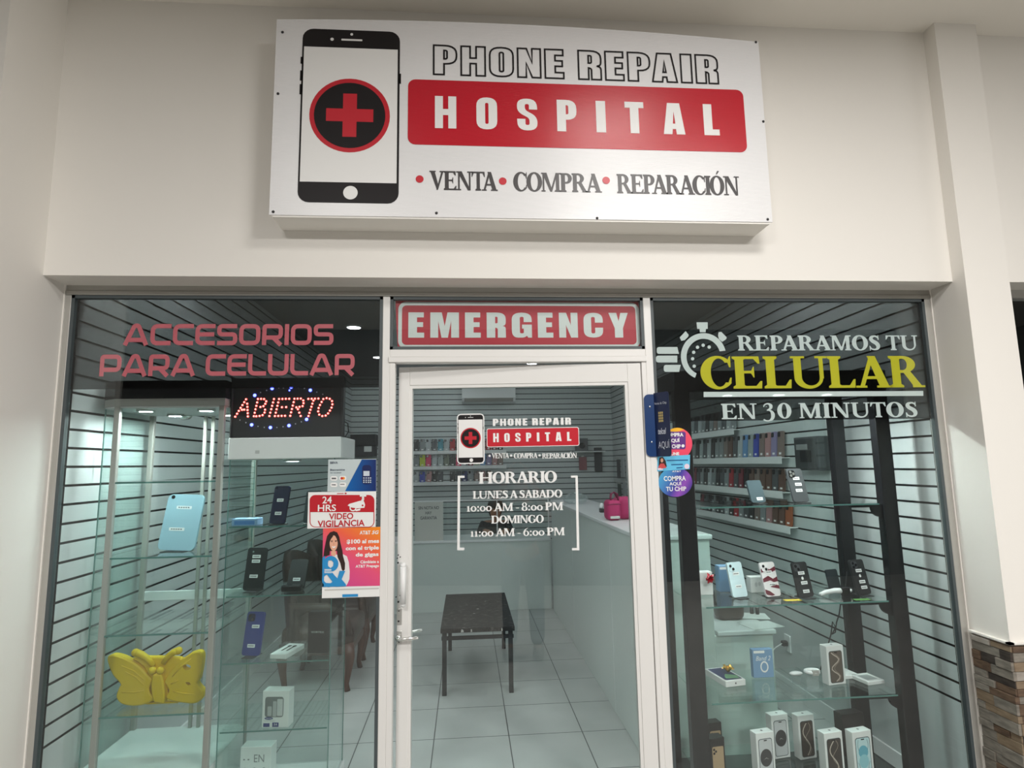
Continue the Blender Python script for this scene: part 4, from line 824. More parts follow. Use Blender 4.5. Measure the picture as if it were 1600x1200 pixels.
# black framed case at the right
BX0, BX1, BY0, BY1 = 1.035, 2.155, 0.15, 0.57
cb = thing('display_case', 'tall black framed glass display case behind the right pane', 'display case', (1.6, 0.36, 0))
MB().rbox(BX0 - .012, BX1 - .03, BY0, BY1, 1.975, 2.072, 0.004).build('black_top', M_BLK, cb)
MB().box(BX0 + .01, BX1 - .05, BY0 + .02, BY1 - .02, 1.968, 1.975).build('ceiling_panel', M_DKGR, cb)
POSTS = [(BX0 - .017, BX0 + .062, BY0, BY0 + .05), (BX1 - .11, BX1 - .035, BY0, BY0 + .05), (BX0 - .012, BX0 + .055, BY1 - .05, BY1), (BX1 - .105, BX1 - .03, BY1 - .05, BY1)]
for p in POSTS: MB().rbox(*p, 0.0, 1.975, 0.004).build('post', M_BLK, cb)
for zz in (1.408, 0.947, 0.520, 0.150): MB().prism([rr(BX0 + .064, BY0 + .003, BX1 - .112, BY1 - .004, .02, 4)], lambda a, b: Vector((a, b, zz - .008)), lambda a, b: Vector((a, b, zz))).build('glass_shelf', M_CGLASS, cb)
e_ = MB()
for zz in (1.408, 0.947, 0.520, 0.150): e_.box(BX0 + .084, BX1 - .132, BY0 + .001, BY0 + .0025, zz - .0075, zz - .0005)
e_.build('shelf_front_edge', M_EDGE, cb)
for zz in (1.400, 0.939, 0.512, 0.142):
    mb = MB(); x = BX1 - .110; pts = [(x, 0.0), (x, -.012 - .055)] + [(x - .005 - .05 * math.sin(math.radians(a)), -.062 + .05 * (1 - math.cos(math.radians(a)))) for a in range(0, 91, 15)] + [(x - .16, -.012), (x - .16, 0.0)]
    mb.prism([pts], lambda a, b: Vector((a, BY0 + .012, zz + b)), lambda a, b: Vector((a, BY0 + .03, zz + b))); mb.build('shelf_bracket', M_BLK, cb)
MB().rbox(BX0 - .01, BX1 - .035, BY0, BY1, 0, 0.10, .004).build('base_plinth', M_BLK, cb)
MB().box(BX0 + .066, BX1 - .114, BY1 - .008, BY1 - .004, .10, 1.968).build('back_pane', M_CGLASS, cb)
for x in (1.33, 1.60, 1.86): case_lamp(cb, x, .235, 1.968, 0.04, M_CLAMP2)

# ------------------------------------------------------------------ lit sign on the tower
LY = 0.262
ls = thing('led_sign', 'black lit sign spelling ABIERTO in red lights inside a ring of blue lights', 'sign', (-0.87, 0.30, 1.775))
LP = facade(LY); D = Draw(LP, 5.161, 330, 560)
c = [D.p(*q) for q in ((140, 190), (1055, 185), (1060, 625), (150, 632))]
xa = max((c[0][0] + c[3][0]) / 2, -1.122); xb = (c[1][0] + c[2][0]) / 2
MB().rbox(xa, xb, LY, LY + 0.03, 1.776, 2.03, 0.003).build('panel', M_BLKM, ls)
b = MB(); tl = D.p(90, 145); tl = (max(tl[0], -1.132), tl[1]); trp = D.p(1062, 138)
b.prism([[(xa, 2.03 - .012), (xb, 2.03 - .012), (trp[0], trp[1]), (trp[0] - .02, trp[1] - .012), (tl[0] + .02, tl[1] - .012), (tl[0], tl[1])]], lambda a, q: LP.pt(a, q, .014), lambda a, q: LP.pt(a, q, -.034))
b.rbox(xb - .004, xb + .008, LY - .012, LY + .032, 1.776, trp[1] - .005, .003).rbox(xa - .006, xa + .003, LY - .012, LY + .032, 1.776, tl[1] - .02, .003)
b.build('hood', M_BLKM, ls)
DOTS = {'A': [[(195, 470), (282, 330)], [(290, 340), (297, 468)], [(250, 415), (285, 412)]], 'B': [[(345, 466), (378, 328)], [(378, 328), (425, 326), (448, 350), (425, 385), (398, 392)], [(425, 390), (440, 425), (412, 462), (365, 467)], [(372, 392), (398, 392)]],
        'I': [[(470, 465), (507, 328)]], 'E': [[(515, 465), (548, 328)], [(548, 328), (630, 326)], [(538, 395), (605, 393)], [(515, 465), (596, 463)]], 'R': [[(638, 463), (672, 326)], [(672, 326), (725, 324), (750, 345), (738, 385), (695, 395), (662, 395)], [(700, 410), (722, 465)]],
        'T': [[(784, 327), (865, 324)], [(825, 340), (785, 465)]], 'O': [[(905, 328), (942, 318), (972, 335), (980, 362), (972, 395), (950, 435), (930, 460), (898, 466), (870, 452), (862, 422), (868, 395), (885, 362), (905, 328)]]}
seen = []; r1 = MB(); r2 = MB()
for ch, lines in DOTS.items():
    for ln in lines:
        L_ = sum((Vector(ln[i + 1]) - Vector(ln[i])).length for i in range(len(ln) - 1)); n = max(2, round(L_ / 27)); step = L_ / n
        for k in range(n + 1):
            d = k * step; i = 0
            while i < len(ln) - 2 and d > (Vector(ln[i + 1]) - Vector(ln[i])).length: d -= (Vector(ln[i + 1]) - Vector(ln[i])).length; i += 1
            sg = Vector(ln[i + 1]) - Vector(ln[i]); p = Vector(ln[i]) + sg * min(1, d / sg.length)
            if any((p - s).length < 17 for s in seen): continue
            seen.append(p); q = D.p(p.x, p.y); r1.ball((q[0], LY - .001, q[1]), (.0055, .004, .0055), 10, 6); r2.ball((q[0], LY - .0042, q[1]), (.0027, .0020, .0027), 8, 5)
r1.build('red_lights', M_LEDR, ls); r2.build('red_light_cores', M_LEDRC, ls)
b1 = MB()
for x, y in ((352, 298), (492, 243), (646, 232), (800, 257), (327, 536), (478, 558), (628, 542), (770, 492), (632, 258)): q = D.p(x, y); b1.ball((q[0], LY - .002, q[1]), (.0078, .005, .0078) if y != 258 else (.004, .003, .004), 10, 6)
b1.build('blue_lights', M_LEDB, ls)
b2 = MB()
for x, y in ((232, 497), (280, 518), (378, 548), (428, 556), (530, 557), (580, 551), (680, 528), (727, 512), (398, 275), (447, 258), (545, 238), (582, 238), (702, 234), (752, 243), (852, 272), (900, 290)): q = D.p(x, y); b2.ball((q[0], LY - .001, q[1]), (.0032, .002, .0032), 8, 5)
b2.build('unlit_lights', M_LEDW, ls)
MB().tube([(xb + .006, LY + .02, 1.85), (xb + .022, LY + .03, 1.84), (xb + .024, LY + .04, 1.80), (xb + .008, LY + .05, 1.778), (xb - .05, LY + .1, 1.779)], .003, 6).build('cable', M_BLKM, ls)

# ------------------------------------------------------------------ goods on the shelves
def spot(uL, uR, vT, vB, z):
    """foot point, width and height of a thing standing at height z whose front foot is seen at vB"""
    c = atZ((uL + uR) / 2, vB, z); a = atY(uL, vB, c.y); b_ = atY(uR, vB, c.y); t_ = atY((uL + uR) / 2, vT, c.y); return c, b_.x - a.x, t_.z - z
def MATC(n, rgb, rough=0.4): return mat(n, srgb(*rgb), rough)
def phone(label, uL, uR, vT, vB, z, m_body, stickers=(), lenses='two', yaw=0.0, tilt=12, w=None, h=None, emblem=None, stand=True, swirl=None, name='smartphone', sq=None, rollz=0.0):
    c, w0, h0 = spot(uL, uR, vT, vB, z); w = w or min(w0, 0.105)
    if c.x < -0.5: c.y = max(c.y, 0.318)
    h = h or h0 / math.cos(math.radians(tilt)) * 0.985; t = 0.011
    o = thing(name, label, 'phone' if name == 'smartphone' else 'tablet', (0, 0, 0), local=True)
    MB().prism([rr(-w / 2, 0, w / 2, h, w * .14, 6)], lambda a, b: Vector((a, -t / 2, b)), lambda a, b: Vector((a, t / 2, b))).build('body', m_body, o)
    F = lambda d: (lambda a, b: Vector((a, -t / 2 - d, b)))
    if lenses == 'one': MB().prism([circ(-w * .36, h * .945, w * .05)], F(-.001), F(.002)).build('camera_lens', M_BLK, o)
    elif lenses == 'tiny': MB().prism([circ(-w * .2, h * .90, w * .04)], F(-.001), F(.001)).build('camera_lens', M_CHROME, o)
    elif lenses:
        s = w * .40; bx, bz = -w * .42, h - w * .10
        bmp = MB().prism([rr(bx, bz - s, bx + s, bz, s * .28)], F(-.001), F(.002)).build('camera_bump', sq or m_body, o)
        pts = ((.3, .72), (.7, .28)) if lenses == 'two' else ((.3, .74), (.3, .26), (.74, .5))
        for px, pz in pts: MB().prism([circ(bx + s * px, bz - s + s * pz, s * .20, n=18)], F(.001), F(.004)).build('lens', M_BLK if sq is not M_BLK else M_CHROME, bmp)
    if swirl:
        for k, pts in enumerate(([(-.5, .80), (-.2, .86), (.1, .78), (.5, .86), (.5, .74), (.1, .68), (-.2, .74), (-.5, .70)], [(-.5, .52), (-.1, .60), (.2, .50), (.5, .56), (.5, .42), (.2, .40), (0, .46), (-.5, .42)], [(-.5, .22), (-.2, .16), (.1, .04), (-.1, .02), (-.42, .06), (-.5, .1)], [(.5, .30), (.2, .34), (-.1, .28), (.2, .24), (.5, .20)])):
            MB().flat([[(x * w * .98, y * h) for x, y in pts]], F(.0006 + .0002 * k)).build('marbling', swirl, o)
    if emblem:
        MB().flat([circ(0, h * .53, w * .075, w * .085, 16)], F(.001)).flat([[(0.002, h * .53 + w * .085), (w * .04, h * .53 + w * .15), (w * .045, h * .53 + w * .12)]], F(.001)).build('emblem', emblem, o)
    for sx, sz in stickers:
        sk = MB().box(sx * w - w * .21, sx * w + w * .21, -t / 2 - .0012, -t / 2 - .0006, sz * h - .0075, sz * h + .0075).build('price_sticker', M_STK, o)
        q = MB()
        for k in range(5): q.box(sx * w - w * .16 + k * w * .065, sx * w - w * .16 + k * w * .065 + w * .045, -t / 2 - .0016, -t / 2 - .0012, sz * h - .0025, sz * h + .0025)
        q.build('price_marks', M_INK, sk)
    tl = math.radians(tilt); o.matrix_world = Matrix.Translation((c.x, c.y + t, z + .003 + t / 2 * math.sin(tl))) @ Matrix.Rotation(math.radians(yaw), 4, 'Z') @ Matrix.Rotation(-tl, 4, 'X') @ Matrix.Rotation(math.radians(rollz), 4, 'Y')
    if stand:
        q = thing('phone_stand', 'stand under the ' + label.split(' of the ')[0], 'stand', (0, 0, 0), local=True)
        MB().rbox(-w * .32, w * .32, -.030, .055, 0, .0028, .001).build('foot', M_BLKM, q)
        bk = h * .45; MB().add([(-w * .2, .012 + t, .003), (w * .2, .012 + t, .003), (w * .16, .012 + t + bk * math.tan(tl), bk), (-w * .16, .012 + t + bk * math.tan(tl), bk), (-w * .2, .015 + t, .003), (w * .2, .015 + t, .003), (w * .16, .015 + t + bk * math.tan(tl), bk), (-w * .16, .015 + t + bk * math.tan(tl), bk)], [(0, 3, 2, 1), (4, 5, 6, 7), (0, 1, 5, 4), (1, 2, 6, 5), (2, 3, 7, 6), (3, 0, 4, 7)]).build('back_rest', M_BLKM, q)
        q.matrix_world = Matrix.Translation((c.x, c.y + t * .4, z + .0002)) @ Matrix.Rotation(math.radians(yaw), 4, 'Z')
    return o
def carton(name, label, cat, uL, uR, vT, vB, z, m_, d=0.045, yaw=0, w=None, h=None, front=0.72):
    """upright box; the part of uL..uR that is its front face is `front`"""
    c, w0, h0 = spot(uL, uR, vT, vB, z); w = w or w0 * front; h = h or h0 * 0.97
    o = thing(name, label, cat, (0, 0, 0), local=True); MB().rbox(-w / 2, w / 2, 0, d, 0, h, .0015, 0, 1).build('carton', m_, o)
    o.matrix_world = Matrix.Translation((c.x, c.y, z + .0005)) @ Matrix.Rotation(math.radians(yaw), 4, 'Z'); return o, w, h, d
def fr_(d=0.0): return lambda a, b: Vector((a, -.0004 - d, b))
M_BLUEB = MATC('box_blue', (122, 156, 190)); M_PALEB = MATC('phone_pale_blue', (206, 226, 232), .25); M_MARB = MATC('marble_white', (232, 226, 228), .25); M_MAROON = MATC('marble_maroon', (108, 36, 52), .3)
M_NAVYP = MATC('phone_navy', (30, 34, 62), .2); M_BLUEP = MATC('phone_blue', (42, 58, 128), .3); M_TAB = MATC('tablet_blue', (162, 194, 210), .35); M_GOLD = mat('gold_print', srgb(186, 160, 128), 0.35, metal=0.3); M_CLEARP = clear('clear_plastic', (.88, .92, .92, 1), 1.0, .05, body=(.8, .85, .85, 1), bodyfac=.12)
# right case, top shelf
Z1, Z2, Z3, Z4 = 1.408, 0.947, 0.520, 0.150
phone('small dark grey phone with one price sticker on the top shelf of the black case', 1174, 1200, 752, 787, Z1, MATC('phone_slate', (70, 84, 90), .3), [(.1, .16)], None, 14, 16)
phone('black phone with three price stickers on the top shelf of the black case', 1240, 1268, 733, 786, Z1, M_DKGR, [(.0, .70), (.05, .52), (.0, .34)], 'three', 12, 14, sq=M_BLK)
# second shelf
o, w, h, d = carton('gift_box', 'small white box with a red bow on the second shelf of the black case', 'box', 1091, 1116, 893, 930, Z2, M_CARD, .05, front=.9)
bow = MB()
for k in range(11):
    a = 2 * PI * k / 11 + .2; r = .030 if k % 2 else .022; zc = .088
    p = Vector((.012 + r * math.cos(a), -.022 - .012 * (k % 3), zc + r * math.sin(a)))
    bow.add([(.012, -.012, zc), Vector((.012, -.03, zc)) + (p - Vector((.012, -.022, zc))) * .5 + Vector((-math.sin(a), 0, math.cos(a))) * .009, p, Vector((.012, -.03, zc)) + (p - Vector((.012, -.022, zc))) * .5 - Vector((-math.sin(a), 0, math.cos(a))) * .009, Vector((.012, -.038, zc)) + (p - Vector((.012, -.022, zc))) * .5], [(0, 1, 4), (1, 2, 4), (2, 3, 4), (3, 0, 4), (0, 3, 2, 1)])
bow.build('red_bow', mat('bow_red', srgb(180, 16, 40), .25), o)['label'] = 'shiny red ribbon bow'
o, w, h, d = carton('accessory_box', 'upright blue box behind the pale phone on the second shelf of the black case', 'box', 1125, 1143, 883, 925, Z2, M_BLUEB, .05, front=1.0)
MB().flat([rr(-w * .4, h * .86, w * .4, h * .95, .003)], fr_()).build('white_strip', M_WHT, o)
phone('pale blue phone with two lenses on the second shelf of the black case', 1145, 1171, 881, 935, Z2, M_PALEB, [(.0, .66), (.0, .30)], 'two', 14, 13, w=.088)
o, w, h, d = carton('earphone_box', 'low white earphone box between the pale phone and the marbled phone', 'box', 1172, 1198, 901, 926, Z2, M_CARD, .05, front=.85)
MB().flat([circ(-w * .12, h * .52, w * .10, w * .16, 16)], fr_()).flat([circ(w * .12, h * .55, w * .10, w * .14, 16)], fr_()).build('earphone_print', mat('pale_print', (.6, .62, .62, 1), .5), o)
phone('white and maroon marbled phone on the second shelf of the black case', 1196, 1224, 881, 934, Z2, M_MARB, [(.0, .70), (.05, .34)], 'two', 14, 13, w=.09, swirl=M_MAROON)
phone('black phone with pale emblem beside the yellow card on the second shelf', 1247, 1276, 881, 935, Z2, M_BLKM, [(.0, .68), (.05, .40), (.05, .16)], 'two', 13, 13, w=.09, emblem=M_WHT, sq=M_DKGR)
phone('black phone with pale emblem by the right post on the second shelf', 1339, 1366, 877, 931, Z2, M_BLKM, [(.0, .68), (.05, .36), (.08, .20)], 'three', 13, 13, w=.088, emblem=M_WHT, sq=M_DKGR)
phone('dark blank phone leaning behind the white smartwatch', 1297, 1317, 892, 922, Z2, MATC('phone_ink', (40, 46, 50), .3), [], None, 12, 13)
def lying(name, label, cat, uL, uR, vB, z, d, hh, m_, yaw=0, w=None):
    c, w0, _ = spot(uL, uR, vB - 10, vB, z); o = thing(name, label, cat, (0, 0, 0), local=True); w = w or w0
    MB().rbox(-w / 2, w / 2, 0, d, 0, hh, min(.002, hh * .3), 0, 1).build('body', m_, o); o.matrix_world = Matrix.Translation((c.x, c.y, z + .0004)) @ Matrix.Rotation(math.radians(yaw), 4, 'Z'); return o, w
lying('price_card', 'small yellow card lying before the black phone on the second shelf', 'card', 1228, 1254, 939, Z2, .03, .0012, mat('card_yellow', srgb(214, 190, 60), .5))
lying('price_card', 'small green card lying by the right post on the second shelf', 'card', 1338, 1362, 938, Z2, .03, .0012, mat('card_green', srgb(90, 140, 70), .5))
c, w0, h0 = spot(1282, 1332, 917, 932, Z2); o = thing('smartwatch', 'white smartwatch with dark face lying beside the black phone on the second shelf', 'watch', (c.x, c.y, Z2))
MB().tube([(c.x - w0 / 2, c.y, Z2 + .012), (c.x - w0 * .3, c.y + .01, Z2 + .020), (c.x, c.y + .012, Z2 + .026), (c.x + w0 * .2, c.y + .01, Z2 + .024)], [.010, .011, .013, .014], 8).build('band', M_WPL, o, True)
MB().rbox(c.x + w0 * .18, c.x + w0 * .44, c.y - .006, c.y + .014, Z2 + .001, Z2 + .044, .006).build('watch_case', M_BLK, o)
MB().tube([(c.x + w0 * .42, c.y + .01, Z2 + .026), (c.x + w0 * .52, c.y + .012, Z2 + .024)], [.011, .009], 8).build('band', M_WPL, o, True)
# third shelf
c, w0, h0 = spot(1133, 1167, 1062, 1073, Z3); o = thing('phone_box', 'white phone box lying flat under a gold bow on the third shelf', 'box', (0, 0, 0), local=True)
MB().rbox(-w0 / 2, w0 / 2, 0, .19, 0, .030, .002, 0, 1).build('carton', M_CARD, o)
MB().flat([rr(-w0 * .42, .012, w0 * .42, .178, .008)], lambda a, b: Vector((a, b, .0305))).build('dark_picture', MATC('picture_indigo', (40, 44, 96), .3), o)
MB().flat([[(-w0 * .3, .03), (w0 * .35, .02), (w0 * .38, .06), (0, .09), (-w0 * .2, .06)]], lambda a, b: Vector((a, b, .031))).build('green_glow_print', MATC('picture_green', (120, 170, 130), .3), o)
MB().flat([circ(0, .016, .0045, n=12)], lambda a, b: Vector((a, -.0005, b))).build('emblem', M_INK, o)
o.matrix_world = Matrix.Translation((c.x, c.y, Z3 + .0005)) @ Matrix.Rotation(math.radians(9), 4, 'Z')
gb = thing('gold_bow', 'gold ribbon bow resting on the flat white phone box', 'bow', (0, 0, 0), local=True); bow = MB()
for k in range(9):
    a = 2 * PI * k / 9; r = .034; p = Vector((r * math.cos(a), r * .9 * math.sin(a), .022 + .012 * (k % 2))); s_ = Vector((-math.sin(a), math.cos(a), 0)) * .009; md = p * .55 + Vector((0, 0, .012))
    bow.add([(0, 0, .002), md + s_, p, md - s_, md + Vector((0, 0, .010))], [(0, 1, 4), (1, 2, 4), (2, 3, 4), (3, 0, 4), (0, 3, 2, 1)])
bow.build('ribbon_loops', mat('bow_gold', srgb(206, 168, 84), .25, metal=.8), gb); q = atZ(1138, 1052, Z3 + .031); gb.location = (q.x, q.y, Z3 + .0312)
o, w, h, d = carton('watch_box', 'upright pale blue box with a white watch print on the third shelf', 'box', 1176, 1212, 1013, 1059, Z3, M_BLUEB, .03, front=.88)
MB().flat([circ(w * .05, h * .38, w * .20, w * .26, 20), circ(w * .05, h * .38, w * .14, w * .19, 20)], fr_()).flat([rr(-w * .44, h * .86, w * .1, h * .95, .003)], fr_()).build('watch_print', M_WHT, o)
t_ = MB(); write_in(t_, 'Band 2', 'sans', Plane((0, 0, 0), (1, 0, 0)), -w * .35, w * .38, h * .60, h * .76, .0006, shear=.3); t_.build('lettering', M_WHT, o)
c, w0, h0 = spot(1234, 1256, 1050, 1068, Z3); o = thing('earphone_case', 'white earphone case on a clear stand on the third shelf', 'earphone case', (c.x, c.y, Z3))
MB().ball((c.x, c.y, Z3 + .048), (.034, .018, .010), 16, 8).build('shell', M_WPL, o, True); MB().tube([(c.x, c.y, Z3 + .001), (c.x, c.y, Z3 + .04)], .022, 14).build('clear_stand', M_CLEARP, o)
c, w0, h0 = spot(1264, 1286, 1050, 1081, Z3); o = thing('smartwatch', 'white smartwatch coiled on a clear stand on the third shelf', 'watch', (c.x, c.y, Z3))
MB().prism([rr(c.x - .034, c.y - .002, c.x + .034, c.y + .05, .01)], lambda a, b: Vector((a, b, Z3 + .0005)), lambda a, b: Vector((a, b, Z3 + .004))).box(c.x - .03, c.x + .03, c.y + .02, c.y + .024, Z3 + .004, Z3 + .07).build('clear_stand', M_CLEARP, o)
MB().tube([(c.x + .033 * math.cos(a * PI / 8), c.y + .018 + .022 * math.sin(a * PI / 8), Z3 + .088) for a in range(15)], .009, 8).build('band', M_WPL, o, True)
MB().rbox(c.x - .016, c.x + .018, c.y - .012, c.y - .002, Z3 + .074, Z3 + .102, .004).build('watch_case', M_STEEL, o)
def phone_box(label, uL, uR, vT, vB, z, kind, d=.045, yaw=10, front=.80, h=None):
    o, w, h, d = carton('phone_box', label, 'box', uL, uR, vT, vB, z, M_CARD, d, yaw, front=front, h=h)
    x0, x1, z0, z1 = -w * .39, w * .39, h * .05, h * .87
    MB().flat([rr(x0, z0, x1, z1, w * .12)], fr_()).build('picture_border', MATC('picture_rim', (64, 78, 80), .35), o)
    x0 += w * .03; x1 -= w * .03; z0 += w * .03; z1 -= w * .03
    base = {'dark': MATC('picture_dark', (62, 54, 50), .3), 'pale': MATC('picture_pale', (202, 204, 206), .3), 'teal': MATC('picture_ice', (196, 224, 228), .3), 'brown': MATC('picture_brown', (74, 64, 58), .3), 'bronze': MATC('picture_bronze', (96, 86, 78), .3)}[kind]
    pic = MB().flat([rr(x0, z0, x1, z1, w * .10)], fr_(.0004)).build('picture', base, o)
    wv = lambda ox, amp, sc: [(ox + amp * math.sin(k * .55 * sc), z0 + (z1 - z0) * (.03 + .94 * k / 12)) for k in range(13)]
    if kind == 'pale':
        MB().flat([circ(0, (z0 + z1) / 2, w * .33, w * .40, 30)], fr_(.0008)).build('dark_orb', MATC('picture_orb', (66, 64, 66), .3), pic)
        MB().flat([[(-w * .16, h * .42), (0, h * .455), (w * .16, h * .42), (0, h * .462)]], fr_(.0012)).build('light_arc', M_WHT, pic)
    elif kind == 'teal':
        MB().flat([circ(0, h * .56, w * .25, w * .26, 26)], fr_(.0008)).build('upper_orb', MATC('picture_teal', (104, 176, 196), .3), pic); MB().flat([circ(0, h * .36, w * .25, w * .28, 26)], fr_(.0012)).build('lower_orb', MATC('picture_aqua', (150, 204, 214), .3), pic)
        q = MB()
        for s in (-1, 1): 
            for lp in ribbon([(s * w * .30 - s * w * .08 * math.sin(k * PI / 8), z0 + (z1 - z0) * (.02 + .33 * k / 8)) for k in range(9)] , w * .02): q.flat(lp, fr_(.001))
            for lp in ribbon([(s * w * .22 + s * w * .05 * math.sin(k * PI / 8), z0 + (z1 - z0) * (.66 + .30 * k / 8)) for k in range(9)] , w * .02): q.flat(lp, fr_(.001))
        q.build('curved_lines', MATC('picture_slate_line', (90, 122, 130), .3), pic)
    else:
        for k, (ox, am, sc, wd, cm) in enumerate(((w * -.05, w * .2, 1.0, w * .05, (196, 184, 172)), (w * .05, w * .16, 1.4, w * .025, (160, 146, 134)))):
            q = MB()
            for lp in ribbon(wv(ox, am, sc) if kind != 'bronze' else wv(ox, am * 1.1, 1.6), wd): q.flat(lp, fr_(.0008 + .0004 * k))
            q.build('light_swirl', MATC('picture_swirl_%d' % k, cm, .3), pic)
    MB().flat([rr(-w * .09, z1 - w * .075, w * .09, z1 - w * .03, w * .02)], fr_(.0016)).build('notch', M_BLK, pic)
    MB().flat([circ(0, d * .5, .006, n=12)], lambda a, b: Vector((a, b, h + .0006))).build('emblem', M_INK, o)
    return o
phone_box('white phone box with bronze wave picture standing on the third shelf', 1290, 1328, 1007, 1070, Z3, 'bronze')
o, w = lying('cable_box', 'thin white box lying behind the bronze phone box on the third shelf', 'box', 1316, 1345, 1061, Z3, .10, .018, M_CARD, 8)
o, w = lying('adapter_box', 'thin white box with grey inset lying by the right post on the third shelf', 'box', 1355, 1385, 1070, Z3, .11, .018, M_CARD, 10)
MB().flat([rr(-w * .34, .02, w * .30, .085, .006)], lambda a, b: Vector((a, b, .0186))).build('grey_inset', mat('inset_grey', (.35, .37, .37, 1), .4), o)
# bottom shelf
HB = .205
phone_box('white phone box with dark orb picture, front left on the bottom shelf', 1180, 1219, 1133, 1218, Z4, 'pale', h=HB)
phone_box('white phone box with dark orb picture, standing behind another on the bottom shelf', 1204, 1241, 1116, 1185, Z4, 'pale', h=HB)
phone_box('white phone box with brown swirl picture, second row of the bottom shelf', 1246, 1282, 1120, 1186, Z4, 'brown', h=HB)
phone_box('white phone box with brown swirl picture, front row of the bottom shelf', 1287, 1328, 1135, 1218, Z4, 'dark', h=HB)
phone_box('white phone box with ice blue orbs picture on the bottom shelf', 1331, 1374, 1133, 1216, Z4, 'teal', h=HB)
o, w, h, d = carton('speaker_box', 'large dark box behind the ice blue phone box on the bottom shelf', 'box', 1318, 1358, 1113, 1180, Z4, MATC('box_dark', (52, 48, 48), .4), .06, 8, front=.95)
for lab, uL, uR, vT, vB in (('black phone box with gold phone picture, front one by the left post', 1110, 1139, 1141, 1228), ('black phone box with gold phone picture, rear one by the left post', 1107, 1134, 1124, 1200)):
    o, w, h, d = carton('phone_box', lab, 'box', uL, uR, vT, vB, Z4, MATC('box_black', (34, 32, 32), .35), .05, 8, front=.86, h=.205)
    pc = MB().flat([rr(-w * .36, h * .0, w * .40, h * .82, w * .08)], fr_()).build('gold_picture', M_GOLD, o)
    q = MB()
    for x, z_ in ((-.24, .76), (-.24, .68), (-.12, .72)): q.flat([circ(x * w, z_ * h, w * .07, n=14)], fr_(.0006))
    q.build('lens_print', M_BLK, pc)

# left case and tower
tb = phone('pale blue tablet with two price stickers on the second shelf of the silver case', 243, 303, 772, 862, 1.240, M_TAB, [(.0, .76), (-.08, .37)], 'one', -8, 12, w=.185, h=.268, name='tablet', stand=True, rollz=2)
# yellow butterfly case: outline read from a close-up, thick foam
BYc = 0.325; BPl = facade(BYc); DBf = Draw(BPl, 3.157, 60, 820)
bf = thing('tablet_case', 'yellow foam butterfly-shaped tablet case on the lowest shelf of the silver case', 'tablet case', (-1.40, BYc, 0.566))
def fpoly(pts): return [DBf.p(*q) for q in pts]
def smooth(pts, n=5):
    P = [Vector(p) for p in pts]; out = []
    for i in range(len(P)):
        p0, p1, p2, p3 = P[i - 1], P[i], P[(i + 1) % len(P)], P[(i + 2) % len(P)]
        for k in range(n):
            t = k / n; q = 0.5 * (2 * p1 + (p2 - p0) * t + (2 * p0 - 5 * p1 + 4 * p2 - p3) * t * t + (3 * p1 - p0 - 3 * p2 + p3) * t ** 3); out.append((q.x, q.y))
    return out
def foam(loops, d0, d1, name, parent, inset=.006):
    """foam slab with softened front rim"""
    lp = loops[0]; cx = sum(p[0] for p in lp) / len(lp); cz = sum(p[1] for p in lp) / len(lp)
    n = len(lp); mb = MB(); area_ = sum(lp[i - 1][0] * lp[i][1] - lp[i][0] * lp[i - 1][1] for i in range(n)); sg = 1 if area_ > 0 else -1
    ins = []
    for i in range(n):
        a = Vector(lp[i - 1]); b_ = Vector(lp[(i + 1) % n]); tn = (b_ - a).normalized(); ins.append((lp[i][0] - sg * tn.y * -1 * -1 * inset * -1 * -1, lp[i][1] + sg * tn.x * inset))
    holes = loops[1:]
    mb.flat([ins] + holes, lambda a, b: BPl.pt(a, b, d1))
    vs = [BPl.pt(a, b, d1) for a, b in ins] + [BPl.pt(a, b, d1 - inset * .8) for a, b in lp] + [BPl.pt(a, b, d0) for a, b in lp]
    mb.add(vs, [(r * n + i, r * n + (i + 1) % n, (r + 1) * n + (i + 1) % n, (r + 1) * n + i) for r in (0, 1) for i in range(n)])
    for h_ in holes: k = len(h_); mb.add([BPl.pt(a, b, d1) for a, b in h_] + [BPl.pt(a, b, d0) for a, b in h_], [(i, (i + 1) % k, k + (i + 1) % k, k + i) for i in range(k)])
    mb.flat([lp] + holes, lambda a, b: BPl.pt(a, b, d0)); return mb.build(name, M_YELF, parent, False)
LWING = fpoly(smooth([(352, 645), (385, 637), (440, 655), (500, 690), (545, 735), (568, 765), (552, 800), (560, 830), (578, 850), (540, 878), (480, 888), (420, 878), (393, 845), (405, 800), (412, 780), (375, 735), (352, 680)]))
RWING = fpoly(smooth([(628, 765), (655, 720), (700, 670), (760, 628), (800, 620), (815, 640), (812, 690), (800, 750), (790, 780), (818, 815), (815, 850), (780, 875), (720, 873), (660, 862), (636, 845), (650, 815), (640, 790)]))
hl1 = fpoly(circ(740, 697, 20, 14, 16)); hl2 = fpoly([(732, 772), (750, 770), (762, 782), (745, 786)])
foam([LWING], -.02, .016, 'wing', bf); foam([RWING, hl1, hl2], -.02, .016, 'wing', bf)
foam([fpoly(smooth([(470, 655), (700, 655), (690, 700), (640, 800), (636, 860), (570, 860), (560, 800), (520, 700)], 3))], -.02, .004, 'back_shell', bf)
foam([fpoly(smooth([(577, 735), (600, 728), (622, 735), (632, 790), (634, 850), (625, 872), (605, 868), (582, 858), (570, 800)]))], -.01, .028, 'butterfly_body', bf)
for x in (574, 614): q = DBf.p(x, 711); MB().ball((q[0], BYc - .022, q[1]), (.017, .014, .017), 14, 9).build('eye', M_YELF, bf, True)
for pts in ([(575, 690), (545, 655), (515, 635), (487, 626)], [(622, 680), (645, 645), (672, 625), (697, 617)]):
    P = [DBf.p(*q) for q in pts]; MB().tube([(a, BYc - .012, b) for a, b in P], [.011, .013, .015, .017], 12).ball((P[-1][0], BYc - .012, P[-1][1]), .0175, 12, 8).build('antenna', M_YELF, bf, True)
